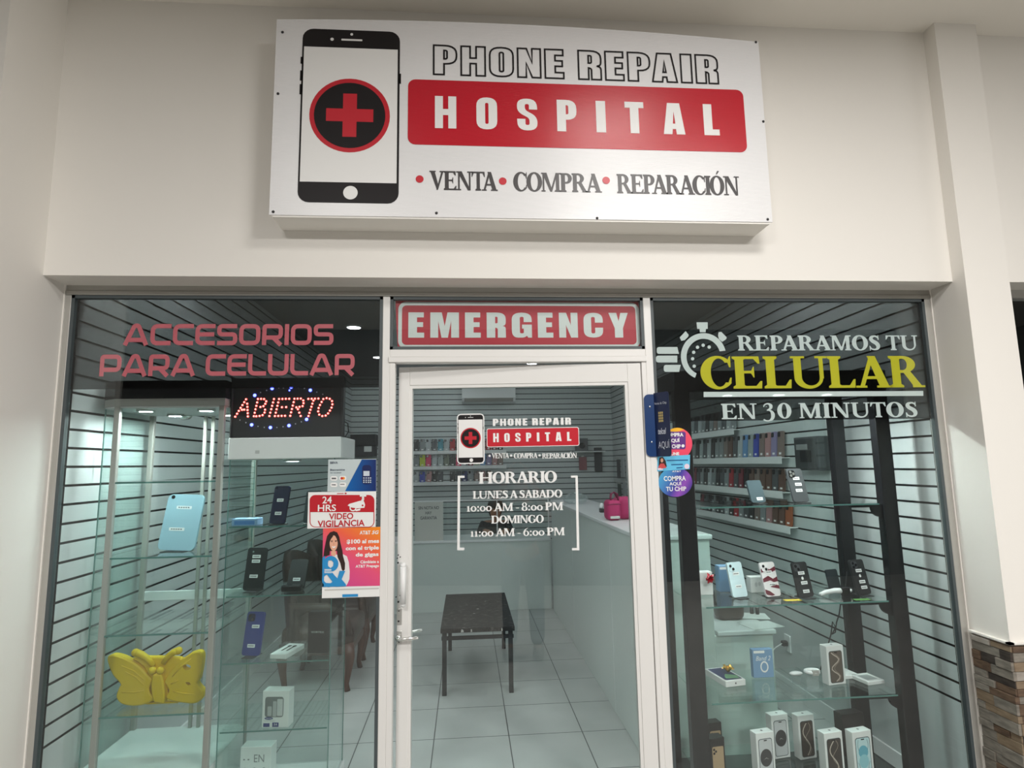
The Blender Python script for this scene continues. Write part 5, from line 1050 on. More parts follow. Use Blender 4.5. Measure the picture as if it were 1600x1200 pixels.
for pts in ([(420, 690), (480, 715), (530, 760)], [(440, 720), (490, 745), (528, 785)], [(420, 820), (480, 820), (530, 812)], [(760, 655), (710, 695), (668, 745)], [(700, 760), (680, 770), (662, 780)], [(780, 830), (720, 825), (672, 815)]):
    P = [DBf.p(*q) for q in pts]; MB().tube([(a, BYc - .016, b) for a, b in P], [.002, .004, .002], 8).build('wing_ridge', M_YELF, bf, True)
MB().box(-1.47, -1.33, BYc + .004, BYc + .06, .5665, .574).build('foot', M_YELF, bf)
# tower goods
TZ = (1.358, 1.042, 0.746, 0.453)
o, w = lying('phone_box', 'flat light blue box lying on the top shelf of the glass tower', 'box', 361, 402, 822, TZ[0], .07, .034, MATC('box_sky', (142, 174, 210)), -4)
MB().box(-w * .4, w * .4, -.0006, 0, .006, .024).build('front_panel', MATC('box_sky_dark', (86, 132, 190)), o)
phone('glossy navy phone with two price stickers on the top shelf of the glass tower', 410, 436, 762, 823, TZ[0], M_NAVYP, [(.0, .62), (.0, .27)], 'one', -16, 13, w=.082)
phone('grey-green phone half hidden by the video surveillance sign', 465, 489, 770, 822, TZ[0], MATC('phone_petrol', (54, 70, 76), .3), [(.15, .75), (.0, .58), (.0, .28)], 'three', -12, 12, w=.08, sq=M_BLK)
phone('matt black phone with three price stickers on the second shelf of the glass tower', 378, 409, 858, 925, TZ[1], M_BLKM, [(.0, .79), (.0, .68), (-.02, .33)], 'tiny', -10, 11, w=.098, h=.20)
phone('small black phone folded back on its stand beneath the surveillance sign', 448, 473, 881, 922, TZ[1], M_BLKM, [(.0, .30)], None, -6, 24, w=.085, h=.14)
c, w0, h0 = spot(443, 476, 905, 922, TZ[1]); o = thing('charging_cradle', 'low black cradle in front of the small black phone', 'cradle', (c.x, c.y - .04, TZ[1]))
MB().rbox(c.x - .05, c.x + .045, c.y - .045, c.y - .012, TZ[1] + .0005, TZ[1] + .03, .006).build('cradle_body', M_BLK, o)
phone('royal blue phone with two price stickers on the third shelf of the glass tower', 376, 405, 961, 1027, TZ[2], M_BLUEP, [(.08, .66), (-.02, .22)], 'two', -12, 12, w=.09, h=.195, sq=M_NAVYP)
c, w0, h0 = spot(420, 448, 1020, 1030, TZ[2]); o = thing('earphone_box', 'flat white box with dark earphones printed on it in the glass tower', 'box', (0, 0, 0), local=True)
MB().rbox(-w0 / 2, w0 / 2, 0, .17, 0, .022, .002, 0, 1).build('carton', M_CARD, o)
q = MB()
for x in (-.012, .014): q.flat([circ(x, .125, .009, .012, 14)], lambda a, b: Vector((a, b, .0225))).flat([rr(x - .004, .05, x + .004, .12, .003)], lambda a, b: Vector((a, b, .0225)))
q.build('earphone_print', M_BLK, o); o.matrix_world = Matrix.Translation((c.x, c.y, TZ[2] + .0005)) @ Matrix.Rotation(math.radians(-14), 4, 'Z')
o, w, h, d = carton('phone_box', 'upright black phone box with small pale lettering in the glass tower', 'box', 478, 513, 957, 1021, TZ[2], M_BLK, .04, -8, front=.92, h=.19)
t_ = MB(); pl0 = Plane((0, 0, 0), (1, 0, 0)); write_in(t_, 'VORTEX', 'sans', pl0, -w * .33, w * .33, h * .49, h * .535, .001); t_.build('lettering', M_WHT, o)
o, w, h, d = carton('charger_box', 'white charger box with a clear window on the lowest shelf of the glass tower', 'box', 407, 452, 1079, 1137, TZ[3], M_CARD, .06, -6, front=.96, h=.158)
wn = MB().flat([rr(-w * .40, h * .28, w * .30, h * .84, .012)], fr_()).build('window_opening', mat('window_grey', (.18, .20, .20, 1), .3), o)
MB().flat([rr(-w * .10, h * .30, w * .04, h * .72, .004)], fr_(.0006)).flat([rr(-w * .30, h * .32, -w * .14, h * .58, .004)], fr_(.0006)).build('charger_shape', mat('charger_grey', (.45, .47, .47, 1), .3), wn)
MB().flat([rr(w * .06, h * .32, w * .27, h * .78, .004)], fr_(.0006)).build('insert_card', mat('insert_pale', (.6, .62, .62, 1), .4), wn)
MB().flat([circ(-w * .24, h * .25, w * .16, w * .05, 20)], fr_(.0008)).flat([[(-w * .1, h * .02), (w * .14, h * .02), (w * .14, h * .14), (-w * .1, h * .14)]], fr_(.0008)).flat([[(-w * .44, h * .02), (-w * .2, h * .02), (-w * .2, h * .12), (-w * .44, h * .12)]], fr_(.0008)).build('blue_print', MATC('print_navy', (30, 50, 120), .4), o)
t_ = MB(); write_in(t_, 'SAMSUNG', 'sans', pl0, -w * .36, -w * .12, h * .235, h * .265, .0014); write_in(t_, 'S4', 'sans', pl0, -w * .04, w * .08, h * .06, h * .115, .0014); t_.build('lettering', M_WHT, o)
t_ = MB(); write_in(t_, 'Travel Adapter', 'sans', pl0, -w * .42, w * .02, h * .165, h * .195, .0008); t_.build('small_lettering', M_INK, o)
o, w, h, d = carton('gadget_box', 'white box with thin grey EN lettering on the floor of the glass tower', 'box', 372, 424, 1166, 1222, 0.16, M_CARD, .07, -4, front=.95, h=.155)
t_ = MB(); write_in(t_, 'EN', 'sans', pl0, -w * .05, w * .28, h * .56, h * .78, .001); write_in(t_, '- -', 'sans', pl0, -w * .40, -w * .2, h * .62, h * .66, .001)
for x in (-.34, -.02, .28): t_.flat([circ(x * w, h * .36, w * .055, n=14), circ(x * w, h * .36, w * .035, n=14)], fr_(.001))
t_.build('lettering', mat('mid_grey_ink', (.25, .26, .27, 1), .5), o)
# ------------------------------------------------------------------ furniture of the shop
# low table
tbl = thing('coffee_table', 'low table with worn dark top and thin black legs in the middle of the shop', 'table', (0.08, 2.37, 0))
tp = MB().rbox(-0.195, 0.338, 1.79, 2.94, 0.437, 0.470, .004)
tp.build('tabletop', M_STONE, tbl)
ch = MB()
for x, y, r in ((-.06, 1.79, .010), (-.035, 1.789, .014), (.02, 1.792, .006), (-.13, 1.79, .005), (.26, 1.79, .006), (.05, 2.2, .008), (.08, 2.35, .012), (-.1, 2.05, .006), (.15, 2.6, .007)): ch.flat([[(x + r * rnd.uniform(.6, 1.5) * math.cos(k * PI / 4), y + r * rnd.uniform(.4, 1.2) * math.sin(k * PI / 4)) for k in range(8)]], lambda a, b: Vector((a, max(b, 1.795), .4706)))
for x, w in ((-.05, .022), (.02, .012), (.24, .01)): ch.add([(x, 1.7893, .44), (x + w, 1.7893, .442), (x + w * .8, 1.7893, .458), (x + w * .2, 1.7893, .462)], [(0, 1, 2, 3)])
ch.build('chips', mat('chipped_plaster', (.42, .41, .39, 1), .8), tbl)
for x, y in ((-.169, 1.85), (.310, 1.85), (-.158, 2.89), (.320, 2.89)): MB().rbox(x - .016, x + .016, y - .016, y + .016, 0, .437, .002).build('leg', M_BLKM, tbl)
for y in (1.85, 2.89): MB().rbox(-.190, .333, y - .010, y + .010, .375, .400, .002).build('rail', M_BLKM, tbl)
for x in (-.164, .315): MB().rbox(x - .009, x + .009, 1.86, 2.88, .376, .399, .002).build('rail', M_BLKM, tbl)

# tall counter along the right, back counter with glass screen, lower desk
rc = thing('counter', 'long tall white counter with pale top running back along the right of the shop', 'counter', (1.17, 2.4, 0))
MB().rbox(0.965, 1.36, 0.66, 4.22, 0.0, 1.19, .004).build('body', M_COUNTER, rc)
MB().rbox(0.955, 1.375, 0.65, 4.22, 1.19, 1.217, .005).build('worktop', M_CTOP, rc)
e_ = MB()
for y in (1.41, 2.9): e_.box(.9635, .9655, y - .004, y + .004, 0.0, 1.19)
e_.build('panel_seam', mat('seam_light', (.80, .83, .82, 1), .4), rc)
bc = thing('counter', 'low pale back counter facing the door beneath the glass screen', 'counter', (0.15, 4.5, 0))
MB().rbox(-1.05, 0.955, 4.275, 4.42, 0.0, .755, .004).build('body', M_COUNTER, bc); MB().rbox(-1.06, 0.955, 4.262, 4.82, .755, .783, .004).build('worktop', M_CTOP, bc)
gs = thing('glass_screen', 'clear glass screen with pale rim standing on the back counter', 'screen', (0.15, 4.30, .784))
MB().box(-.62, .94, 4.298, 4.304, .784, 1.215).build('pane', M_CGLASS, gs); MB().rbox(-.63, .95, 4.29, 4.312, 1.215, 1.228, .002).build('top_rim', M_CTOP, gs)
for x in (-.62, .345, .94): MB().rbox(x - .006, x + .006, 4.292, 4.31, .784, 1.215, .002).build('upright', M_CTOP, gs)
npl = facade(4.288); nt_ = sheet('paper_notice', 'pale paper notice reading SIN NOTA NO HAY GARANTIA on the glass screen', 'notice', [(648, 785), (692.5, 784), (692.5, 845), (648, 845.5)], mat('old_paper', (.58, .58, .55, 1), .7), npl)
t_ = MB(); D = Draw(npl, 6, 640, 700)
for s, x0, x1, y0, y1 in (('SIN NOTA NO', 82, 275, 546, 576), ('HAY', 148, 208, 594, 622), ('GARANTIA', 100, 256, 640, 670)): D.text(t_, s, 'sans', x0, x1, y0, y1, off=.002, bold=.02)
t_.build('lettering', M_INK, nt_)
dk = thing('desk', 'lower white desk behind the near end of the tall counter with papers on it', 'desk', (1.53, 1.0, 0))
MB().rbox(1.365, 1.70, 0.68, 1.60, 0, .665, .004).build('body', M_COUNTER, dk); MB().rbox(1.378, 1.715, 0.665, 1.61, .665, .69, .005).build('worktop', M_CTOP, dk)
for lab, u, v, rz in (('white sheet of paper lying near the front edge of the low desk', 1190, 977, 12), ('white sheet of paper lying deeper on the low desk under two small bottles', 1172, 963, -14)):
    q = atZ(u, v, .692); o = tag(MB().box(-.10, .10, -.07, .07, 0, .002).build('paper_sheet', M_CARD), lab, 'paper'); o.location = (q.x, q.y, .6915 if rz > 0 else .694); o.rotation_euler = (0, 0, math.radians(rz))
q = atZ(1165, 975, .69); o = thing('handbag', 'slumped dark brown bag on the low desk beside the papers', 'bag', (q.x - .03, q.y + .12, .69))
bx, by = q.x - .03, q.y + .12
MB().rbox(bx - .09, bx + .07, by - .05, by + .07, .691, .86, .035, 0, 3).build('bag_body', M_BROWN, o, True); MB().tube([(bx - .05, by, .85), (bx - .04, by - .01, .90), (bx, by - .01, .915), (bx + .03, by, .85)], .006, 8).build('strap', M_BROWN, o, True)
for u, v in ((1181, 962), (1190, 963)):
    q = atZ(u, v, .696); o = thing('small_bottle', 'one of two small white-capped dark bottles standing among the desk papers', 'bottle', (q.x, q.y + .05, .696), 'small bottles on the desk papers')
    MB().tube([(q.x, q.y + .05, .6965), (q.x, q.y + .05, .735)], .011, 10).build('bottle_body', M_BLKM, o, True); MB().tube([(q.x, q.y + .05, .735), (q.x, q.y + .05, .75)], .008, 10).build('cap', M_WPL, o, True)
# backpack on the counter
M_PINK = mat('raspberry_fabric', srgb(170, 30, 92), .7, bump=(80, .15, .002)); M_PINKD = mat('raspberry_trim', srgb(120, 22, 66), .6)
bp = thing('backpack', 'raspberry pink bag with front pocket standing on the tall white counter', 'bag', (1.17, 1.62, 1.217))
MB().rbox(1.085, 1.30, 1.62, 1.84, 1.2175, 1.375, .045, 0, 3).build('main_body', M_PINK, bp, True)
MB().rbox(1.00, 1.10, 1.57, 1.72, 1.2175, 1.36, .028, 0, 3).build('front_pocket', M_PINK, bp, True)
MB().tube([(1.03, 1.60, 1.35), (1.035, 1.60, 1.40), (1.06, 1.62, 1.415), (1.09, 1.64, 1.40), (1.10, 1.65, 1.34)], .006, 8).tube([(1.05, 1.70, 1.35), (1.055, 1.70, 1.40), (1.085, 1.71, 1.41), (1.11, 1.72, 1.36)], .006, 8).build('handle', M_PINKD, bp, True)
MB().rbox(1.015, 1.085, 1.562, 1.570, 1.232, 1.25, .002).build('buckle', M_CHROME, bp)
MB().tube([(1.002, 1.58, 1.33), (1.05, 1.563, 1.335), (1.095, 1.58, 1.33)], .004, 6).build('zip', M_PINKD, bp)
q = atX(938, 803, 1.05); o = thing('figurine', 'tiny dark figurine on the tall counter left of the pink bag', 'figurine', (1.12, 2.3, 1.2175)); MB().rbox(1.10, 1.14, 2.28, 2.32, 1.2175, 1.25, .006).build('figure_base', M_BLKM, o); MB().ball((1.12, 2.3, 1.272), (.018, .016, .024), 10, 7).build('figure_head', M_WPL, o, True)
o = thing('plastic_bag', 'crumpled clear plastic bag on the far end of the tall counter', 'bag', (1.12, 3.5, 1.2175))
mb = MB(); mb.ball((1.12, 3.5, 1.2695), (.13, .20, .052), 16, 10); mb.v = [v + Vector((rnd.uniform(-.012, .012), rnd.uniform(-.012, .012), 0 if v.z < 1.222 else rnd.uniform(-.008, .010))) for v in mb.v]; mb.build('film', M_CLEARP, o)

# dark chairs along the left wall
def chair(y, label):
    o = thing('waiting_chair', label, 'chair', (0, 0, 0), local=True)
    MB().rbox(-.26, .27, -.28, .28, .30, .46, .05, 0, 3).build('seat', M_BROWN, o, True)
    mb = MB(); R_ = lambda a, z_: Vector((-.20 - .10 * (z_ - .4) + .09 * abs(a) ** 2.2, .30 * a, z_)); n = 12; vs_ = []; fs_ = []
    for off in (0, -.07):
        for j in range(7):
            zz_ = .38 + .10 * j
            for i in range(n + 1):
                a = -1 + 2 * i / n; tz = zz_ if j < 6 else zz_ - .10 * abs(a) ** 2; vs_.append(R_(a, tz) + Vector((off * (1 - .25 * (j == 6)), 0, 0)))
    N = n + 1; K = 7 * N
    for s in (0, 1):
        for j in range(6):
            for i in range(n): fs_.append([s * K + j * N + i, s * K + j * N + i + 1, s * K + (j + 1) * N + i + 1, s * K + (j + 1) * N + i])
    for i in range(n): fs_ += [[i, i + 1, K + i + 1, K + i], [6 * N + i, 6 * N + i + 1, K + 6 * N + i + 1, K + 6 * N + i]]
    for j in range(6): fs_ += [[j * N, (j + 1) * N, K + (j + 1) * N, K + j * N], [j * N + n, (j + 1) * N + n, K + (j + 1) * N + n, K + j * N + n]]
    mb.add(vs_, fs_).build('backrest', M_BROWN, o, True)
    for s in (-1, 1): MB().tube([(-.18, s * .29, .36), (-.17, s * .31, .62), (.08, s * .31, .61), (.22, s * .30, .55), (.24, s * .285, .40)], [.03, .032, .03, .03, .026], 10).build('armrest', M_BROWN, o, True)
    MB().rbox(-.25, .262, -.275, .275, .255, .32, .02).build('apron', M_WOOD, o)
    for sx, sy in ((1, 1), (1, -1), (-1, 1), (-1, -1)):
        P = [(.225 * sx, .25 * sy, .33), (.245 * sx, .265 * sy, .24), (.235 * sx, .262 * sy, .14), (.222 * sx, .255 * sy, .05), (.232 * sx, .262 * sy, .0)]
        MB().tube(P, [.045, .038, .026, .019, .022], 10).build('leg', M_WOOD, o, True)
    o.location = (-1.115, y, 0); return o
chair(2.28, 'dark brown armchair by the left wall, nearer the shop window'); chair(2.98, 'dark brown armchair by the left wall, farther from the shop window')

# air conditioner, wall boxes, outlet, cable
ac = thing('air_conditioner', 'white wall air conditioner high on the slatted back wall', 'air conditioner', (.34, YB, 2.55))
MB().prism([[(YB - .001, 2.55), (YB - .16, 2.575), (YB - .20, 2.63), (YB - .205, 2.80), (YB - .17, 2.835), (YB - .001, 2.835)]], lambda a, b: Vector((-.065, a, b)), lambda a, b: Vector((.745, a, b))).build('housing', M_WPL, ac)
MB().add([(-.03, YB - .162, 2.5725), (.71, YB - .162, 2.5725), (.71, YB - .199, 2.624), (-.03, YB - .199, 2.624)], [(0, 1, 2, 3)]).build('air_flap', M_CHAN, ac)
ep = thing('electric_panel', 'dark grey electric panel mounted on the slatted right wall', 'electric panel', (IR, 1.02, 1.555))
MB().rbox(IR - .075, IR - .0005, .890, 1.165, 1.556, 1.772, .006).build('case', M_DKGR, ep); MB().rbox(IR - .079, IR - .074, .90, 1.155, 1.566, 1.762, .003).build('door', mat('panel_grey', (.035, .038, .042, 1), .45), ep)
MB().rbox(IR - .0815, IR - .0785, .965, 1.09, 1.61, 1.685, .001).build('breaker_window', M_BLK, ep); MB().box(IR - .0805, IR - .079, 1.00, 1.13, 1.69, 1.725).build('label_plate', mat('label_grey', (.25, .26, .26, 1), .5), ep)
ol = thing('wall_outlet', 'white wall outlet with a black plug low on the right wall', 'outlet', (IR, 1.57, .30))
MB().rbox(IR - .012, IR - .0005, 1.53, 1.605, .285, .40, .004).build('cover_plate', M_WPL, ol); MB().rbox(IR - .05, IR - .012, 1.55, 1.585, .325, .36, .006).build('plug', M_BLKM, ol); MB().tube([(IR - .05, 1.567, .342), (IR - .10, 1.56, .32), (IR - .16, 1.58, .25), (IR - .20, 1.62, .10)], .004, 6).build('plug_cable', M_WPL, ol)
o = tag(MB().tube([(2.05, .50, 1.02), (2.03, .50, .92), (2.0, .50, .86), (1.985, .50, .80), (1.97, .505, .76), (1.955, .50, .71), (1.935, .50, .70), (1.96, .50, .735), (1.945, .50, .765), (1.93, .50, .70), (1.89, .50, .60), (1.86, .51, .52)], .0035, 6).build('cable', M_BLKM), 'thin knotted black cable hanging inside the right of the black case', 'cable')
bb = thing('wall_box', 'black box with a white square label on the back wall left of the door', 'box', (-1.5, YB, 1.75))
MB().rbox(-1.69, -1.34, YB - .22, YB - .001, 1.78, 1.93, .006).build('lower_body', mat('box_charcoal', (.05, .05, .055, 1), .5), bb); MB().rbox(-1.70, -1.33, YB - .24, YB - .001, 1.93, 2.10, .008).build('upper_body', M_BLKM, bb); MB().box(-1.50, -1.39, YB - .222, YB - .22, 1.845, 1.925).build('white_label', M_WHT, bb)
sh = thing('wall_shelf', 'small white shelf on the back wall near its right corner', 'shelf', (1.85, YB, 1.80)); MB().rbox(1.62, 2.10, YB - .20, YB - .001, 1.79, 1.805, .002).build('board', M_WPL, sh)
o = thing('speaker', 'dark speaker box standing on the small white back wall shelf', 'speaker', (1.75, YB - .1, 1.8055)); MB().rbox(1.66, 1.84, YB - .16, YB - .04, 1.8055, 2.00, .006).build('cabinet', mat('speaker_grey', (.12, .125, .13, 1), .5), o); MB().tube([(1.75, YB - .161, 1.89), (1.75, YB - .165, 1.89)], .045, 16).build('cone', M_BLK, o)
for i, (x, z0_, h, mm, nm) in enumerate(((1.78, 1.52, .20, MATC('pack_rose', (150, 96, 100)), 'dusty rose'), (2.02, 1.50, .36, M_DKGR, 'long black'), )):
    o = thing('accessory_pack', nm + ' accessory pack hanging on the back wall under the small shelf', 'pack', (x, YB - .03, z0_)); MB().rbox(x - .06, x + .06, YB - .035, YB - .012, z0_, z0_ + h, .006).build('pack', mm, o); MB().tube([(x, YB - .001, z0_ + h + .012), (x, YB - .06, z0_ + h + .012)], .003, 6).rbox(x - .02, x + .02, YB - .026, YB - .022, z0_ + h - .002, z0_ + h + .02, .001).build('hook', M_STEEL, o)
for i, (y, z0_, nm, mm) in enumerate(((5.9, 1.40, 'black', M_DKGR), (5.65, 1.42, 'silver grey', mat('pack_silver', (.4, .42, .43, 1), .3)), (5.4, 1.40, 'pale grey', mat('pack_pale', (.5, .52, .53, 1), .3)), (5.9, 1.05, 'dark green', mat('pack_green', (.03, .06, .05, 1), .4)), (5.6, 1.08, 'clear grey', mat('pack_mist', (.32, .35, .36, 1), .3)))):
    o = thing('accessory_pack', nm + ' accessory pack on a hook of the right wall near the back corner', 'pack', (IR - .06, y, z0_))
    MB().rbox(IR - .07, IR - .05, y - .07, y + .07, z0_, z0_ + .27, .005).build('pack', mm, o); MB().tube([(IR - .001, y, z0_ + .285), (IR - .11, y, z0_ + .285)], .003, 6).rbox(IR - .064, IR - .056, y - .02, y + .02, z0_ + .262, z0_ + .30, .001).build('hook', M_STEEL, o)

# rows of phone cases on ledges
PAL = {'black': (30, 30, 32), 'dark grey': (70, 74, 78), 'grey': (128, 134, 136), 'silver': (168, 174, 176), 'teal': (52, 130, 146), 'red': (158, 20, 36), 'lime green': (176, 190, 30), 'hot pink': (206, 40, 96), 'navy': (34, 44, 96), 'royal blue': (44, 62, 158), 'rose': (170, 128, 128), 'brown': (92, 66, 56), 'clear': (150, 160, 160), 'sky blue': (96, 140, 186), 'lilac': (132, 124, 160), 'taupe': (120, 104, 98), 'orange brown': (150, 84, 52), 'maroon': (110, 32, 44), 'pale green': (160, 172, 150), 'olive': (104, 112, 96)}
ORD = 'first second third fourth fifth sixth seventh eighth ninth tenth eleventh twelfth thirteenth fourteenth fifteenth sixteenth seventeenth eighteenth nineteenth twentieth twenty-first twenty-second'.split()
CASES = {}
def case_mesh(col, w, h):
    key = (col, round(w, 3), round(h, 3))
    if key in CASES: return CASES[key]
    t = .012; mb = MB(); mb.prism([rr(-w / 2, 0, w / 2, h, w * .15, 4)], lambda a, b: Vector((a, -t, b)), lambda a, b: Vector((a, 0, b)))
    mb.prism([rr(-w * .42, h - w * .52, -w * .02, h - w * .08, w * .1, 3)], lambda a, b: Vector((a, -t, b)), lambda a, b: Vector((a, -t - .003, b)), 1)
    mb.flat([[(-w * .2, h * .10), (w * .2, h * .10), (w * .2, h * .18), (-w * .2, h * .18)]], lambda a, b: Vector((a, -t - .0006, b)), 2)
    o = mb.build('phone_case', [mat('case_' + col.replace(' ', '_'), srgb(*PAL[col]), .35), M_BLK, M_STK]); CASES[key] = o; o['used'] = 0; return o
def put_case(col, w, h, loc, rz, lean, label, group):
    o = case_mesh(col, w, h)
    if o['used']: o = o.copy(); COL.objects.link(o)
    else: o['used'] = 1
    if 'used' in o: CASES[(col, round(w, 3), round(h, 3))]['used'] = 1
    o.location = loc; o.rotation_euler = (math.radians(-5), math.radians(lean), rz); tag(o, label, 'phone case', group)
def ledge(name_lab, p0, p1, n, z):
    """white ledge with a low lip, fixed to a wall between p0 and p1"""
    p0 = Vector(p0); p1 = Vector(p1); n = Vector(n); o = thing('display_ledge', name_lab, 'ledge', ((p0.x + p1.x) / 2, (p0.y + p1.y) / 2, z)); mb = MB()
    def br(d0, d1, z0, z1):
        q = [p0 + n * d0, p1 + n * d0, p1 + n * d1, p0 + n * d1]; mb.add([Vector((v.x, v.y, z0)) for v in q] + [Vector((v.x, v.y, z1)) for v in q], [(0, 3, 2, 1), (4, 5, 6, 7), (0, 1, 5, 4), (1, 2, 6, 5), (2, 3, 7, 6), (3, 0, 4, 7)])
    br(.0005, .060, z - .006, z); mb.build('board', M_WPL, o); mb = MB(); br(.060, .064, z - .045, z + .006); mb.build('lip', M_WPL, o)
BACK = [('top', 1.842, .182, 'black grey silver dark_grey teal silver red black grey maroon teal rose red maroon black'), ('middle', 1.612, .178, 'grey lime_green hot_pink silver clear olive black hot_pink grey maroon pale_green sky_blue lilac rose taupe'), ('bottom', 1.378, .160, 'silver royal_blue rose black dark_grey - black dark_grey navy grey taupe rose brown - -')]
for row, z, h, cols in BACK:
    ledge('white display ledge under the %s row of phone cases on the back wall' % row, (-.84, YB, 0), (.60, YB, 0), (0, -1, 0), z)
    for i, cn in enumerate(cols.split()):
        if cn == '-': continue
        cn = cn.replace('_', ' '); lean = 6 if (cn in ('sky blue', 'lilac', 'rose', 'pale green') and row == 'middle') or (row == 'bottom' and i in (2, 3)) else 0
        put_case(cn, .078, h, (-.755 + i * .0905, YB - .026, z + .0005 + (.0085 if lean else 0)), 0, lean, '%s phone case, %s from the left in the back wall %s row' % (cn, ORD[i], row), 'phone cases on the back wall')
R1 = ['black grey dark_grey silver grey black grey taupe grey dark_grey silver grey', 'dark_grey grey black clear dark_grey silver black grey grey taupe brown dark_grey silver sky_blue clear royal_blue taupe rose lilac taupe', 'black maroon dark_grey grey black silver grey black dark_grey grey red dark_grey maroon black brown taupe brown brown dark_grey brown', 'maroon dark_grey black grey black dark_grey silver black red grey dark_grey black taupe grey rose brown brown orange_brown']
for row, z, h, y0, cols in (('highest', 1.885, .17, 3.14, R1[0]), ('second', 1.645, .185, 3.14, R1[1]), ('third', 1.402, .160, 3.16, R1[2]), ('lowest', 1.168, .150, 2.92, R1[3])):
    n_ = len(cols.split()); ledge('white display ledge under the %s row of phone cases on the right wall' % row, (IR, y0 + .06, 0), (IR, y0 - .0905 * n_ + .03, 0), (-1, 0, 0), z)
    for i, cn in enumerate(cols.split()):
        cn = cn.replace('_', ' '); put_case(cn, .078, h, (IR - .026, y0 - i * .0905, z + .0005), -PI / 2, 0, '%s phone case, %s from the far end of the right wall %s row' % (cn, ORD[i], row), 'phone cases on the right wall')
for o in CASES.values():
    if 'used' in o: del o['used']
for o in list(bpy.data.objects):
    if 'used' in o: del o['used']
# ------------------------------------------------------------------ people
def skin(name, pts, edges, m_, parent, levels=2):
    """one smooth body grown round a skeleton: pts = [(x, y, z, r)]"""
    me = bpy.data.meshes.new(name); bm = bmesh.new(); lay = bm.verts.layers.skin.verify(); V = []
    for i, p in enumerate(pts): q = bm.verts.new(p[:3]); q[lay].radius = (p[3], p[4] if len(p) > 4 else p[3]); q[lay].use_root = i == 0; V.append(q)
    for a, b in edges: bm.edges.new((V[a], V[b]))
    bm.to_mesh(me); bm.free()
    me.materials.append(m_); o = bpy.data.objects.new(name, me); COL.objects.link(o); o.parent = parent
    o.modifiers.new('skin', 'SKIN').use_smooth_shade = True; s = o.modifiers.new('smooth', 'SUBSURF'); s.levels = levels; s.render_levels = levels
    return o
def chain(pts, edges, start, more):
    prev = start
    for p in more: pts.append(p); edges.append((prev, len(pts) - 1)); prev = len(pts) - 1
    return prev
def hand(pts, edges, wrist, palm, fdir, side, curl):
    """palm, four unequal fingers and a thumb leaving the side of the palm"""
    w = Vector(pts[wrist][:3]); pm = Vector(palm); f = Vector(fdir).normalized(); s = Vector(side).normalized(); c = Vector(curl).normalized()
    k = chain(pts, edges, wrist, [(*pm, .028, .02)])
    for i, ln in enumerate((.072, .080, .074, .058)):
        b = pm + s * (.027 - .018 * i) + f * .035
        chain(pts, edges, k, [(*b, .0095), (*(b + f * ln * .45 + c * .008), .0085), (*(b + f * ln * .75 + c * .030), .008), (*(b + f * ln * .80 + c * .050), .007)])
    b = w.lerp(pm, .6) + s * .030; chain(pts, edges, k, [(*b, .011), (*(b + s * .022 + f * .025 + c * .01), .010), (*(b + s * .022 + f * .050 + c * .026), .008)])
M_SKIN = mat('skin', srgb(176, 126, 100), .5); M_HAIR = mat('dark_hair', (.012, .010, .009, 1), .5)
def head_parts(o, c, f, hair=True):
    """eyes, brows, nose, mouth, ears and hair on a head centred at c that looks along f (level direction)"""
    c = Vector(c); f = Vector(f).normalized(); s = Vector((f.y, -f.x, 0)); u = Vector((0, 0, 1))
    mb = MB(); mb.ball(c + f * .112 - u * .022, (.014, .016, .020), 10, 8); mb.build('nose', M_SKIN, o, True)
    mb = MB()
    for k in (-1, 1): mb.ball(c + s * .038 * k + f * .084 + u * .004, (.012, .012, .008), 10, 6)
    mb.build('eyes', M_WHT, o, True)
    mb = MB()
    for k in (-1, 1): mb.ball(c + s * .038 * k + f * .094 + u * .004, (.006, .006, .006), 8, 6).ball(c + s * .038 * k + f * .088 + u * .026, (.018, .010, .004), 8, 5)
    mb.build('pupils_and_brows', M_HAIR, o, True)
    MB().ball(c + f * .088 - u * .062, (.024, .014, .007), 10, 6).build('mouth', mat('lips', srgb(150, 84, 78), .5), o, True)
    mb = MB()
    for k in (-1, 1): mb.ball(c + s * .094 * k - u * .008 - f * .005, (.012, .020, .030), 8, 6)
    mb.build('ears', M_SKIN, o, True)
    if hair: MB().ball(c - f * .022 + u * .030, (.100, .108, .102), 18, 12).ball(c - f * .055 - u * .03, (.088, .062, .11), 14, 10).build('hair', M_HAIR, o, True)

# clerk seated behind the back counter
PX, PY = .36, 5.20
ck = thing('person', 'person with dark hair in dark clothes seated behind the back counter leaning forward', 'person', (PX, PY, 0), local=True)
P = [(0, 0, .52, .13, .11), (0, -.03, .66, .12, .10), (0, -.09, .82, .13, .10), (0, -.125, .905, .06), (0, -.145, .955, .048), (0, -.165, 1.02, .075, .085), (0, -.17, 1.09, .085, .095), (0, -.165, 1.145, .055, .06)]
E_ = [(0, 1), (1, 2), (2, 3), (3, 4), (4, 5), (5, 6), (6, 7)]
for s in (-1, 1):
    w_ = chain(P, E_, 2, [(s * .15, -.09, .865, .055), (s * .20, -.17, .74, .042), (s * .19, -.25, .80, .036), (s * .13, -.33, .815, .026)])
    hand(P, E_, w_, (s * .10, -.40, .812), (-s * .3, -1, 0), (-s, .2, .1), (0, 0, -1))
    chain(P, E_, 0, [(s * .10, -.04, .50, .085), (s * .12, -.36, .52, .062), (s * .12, -.36, .30, .052), (s * .12, -.35, .09, .038), (s * .12, -.46, .045, .035)])
skin('body', P, E_, M_SKIN, ck)
M_DSHIRT = mat('dark_shirt', (.016, .017, .02, 1), .8)
P = [(0, .005, .56, .142, .125), (0, -.03, .66, .132, .115), (0, -.09, .82, .142, .115), (0, -.118, .885, .085)]; E_ = [(0, 1), (1, 2), (2, 3)]
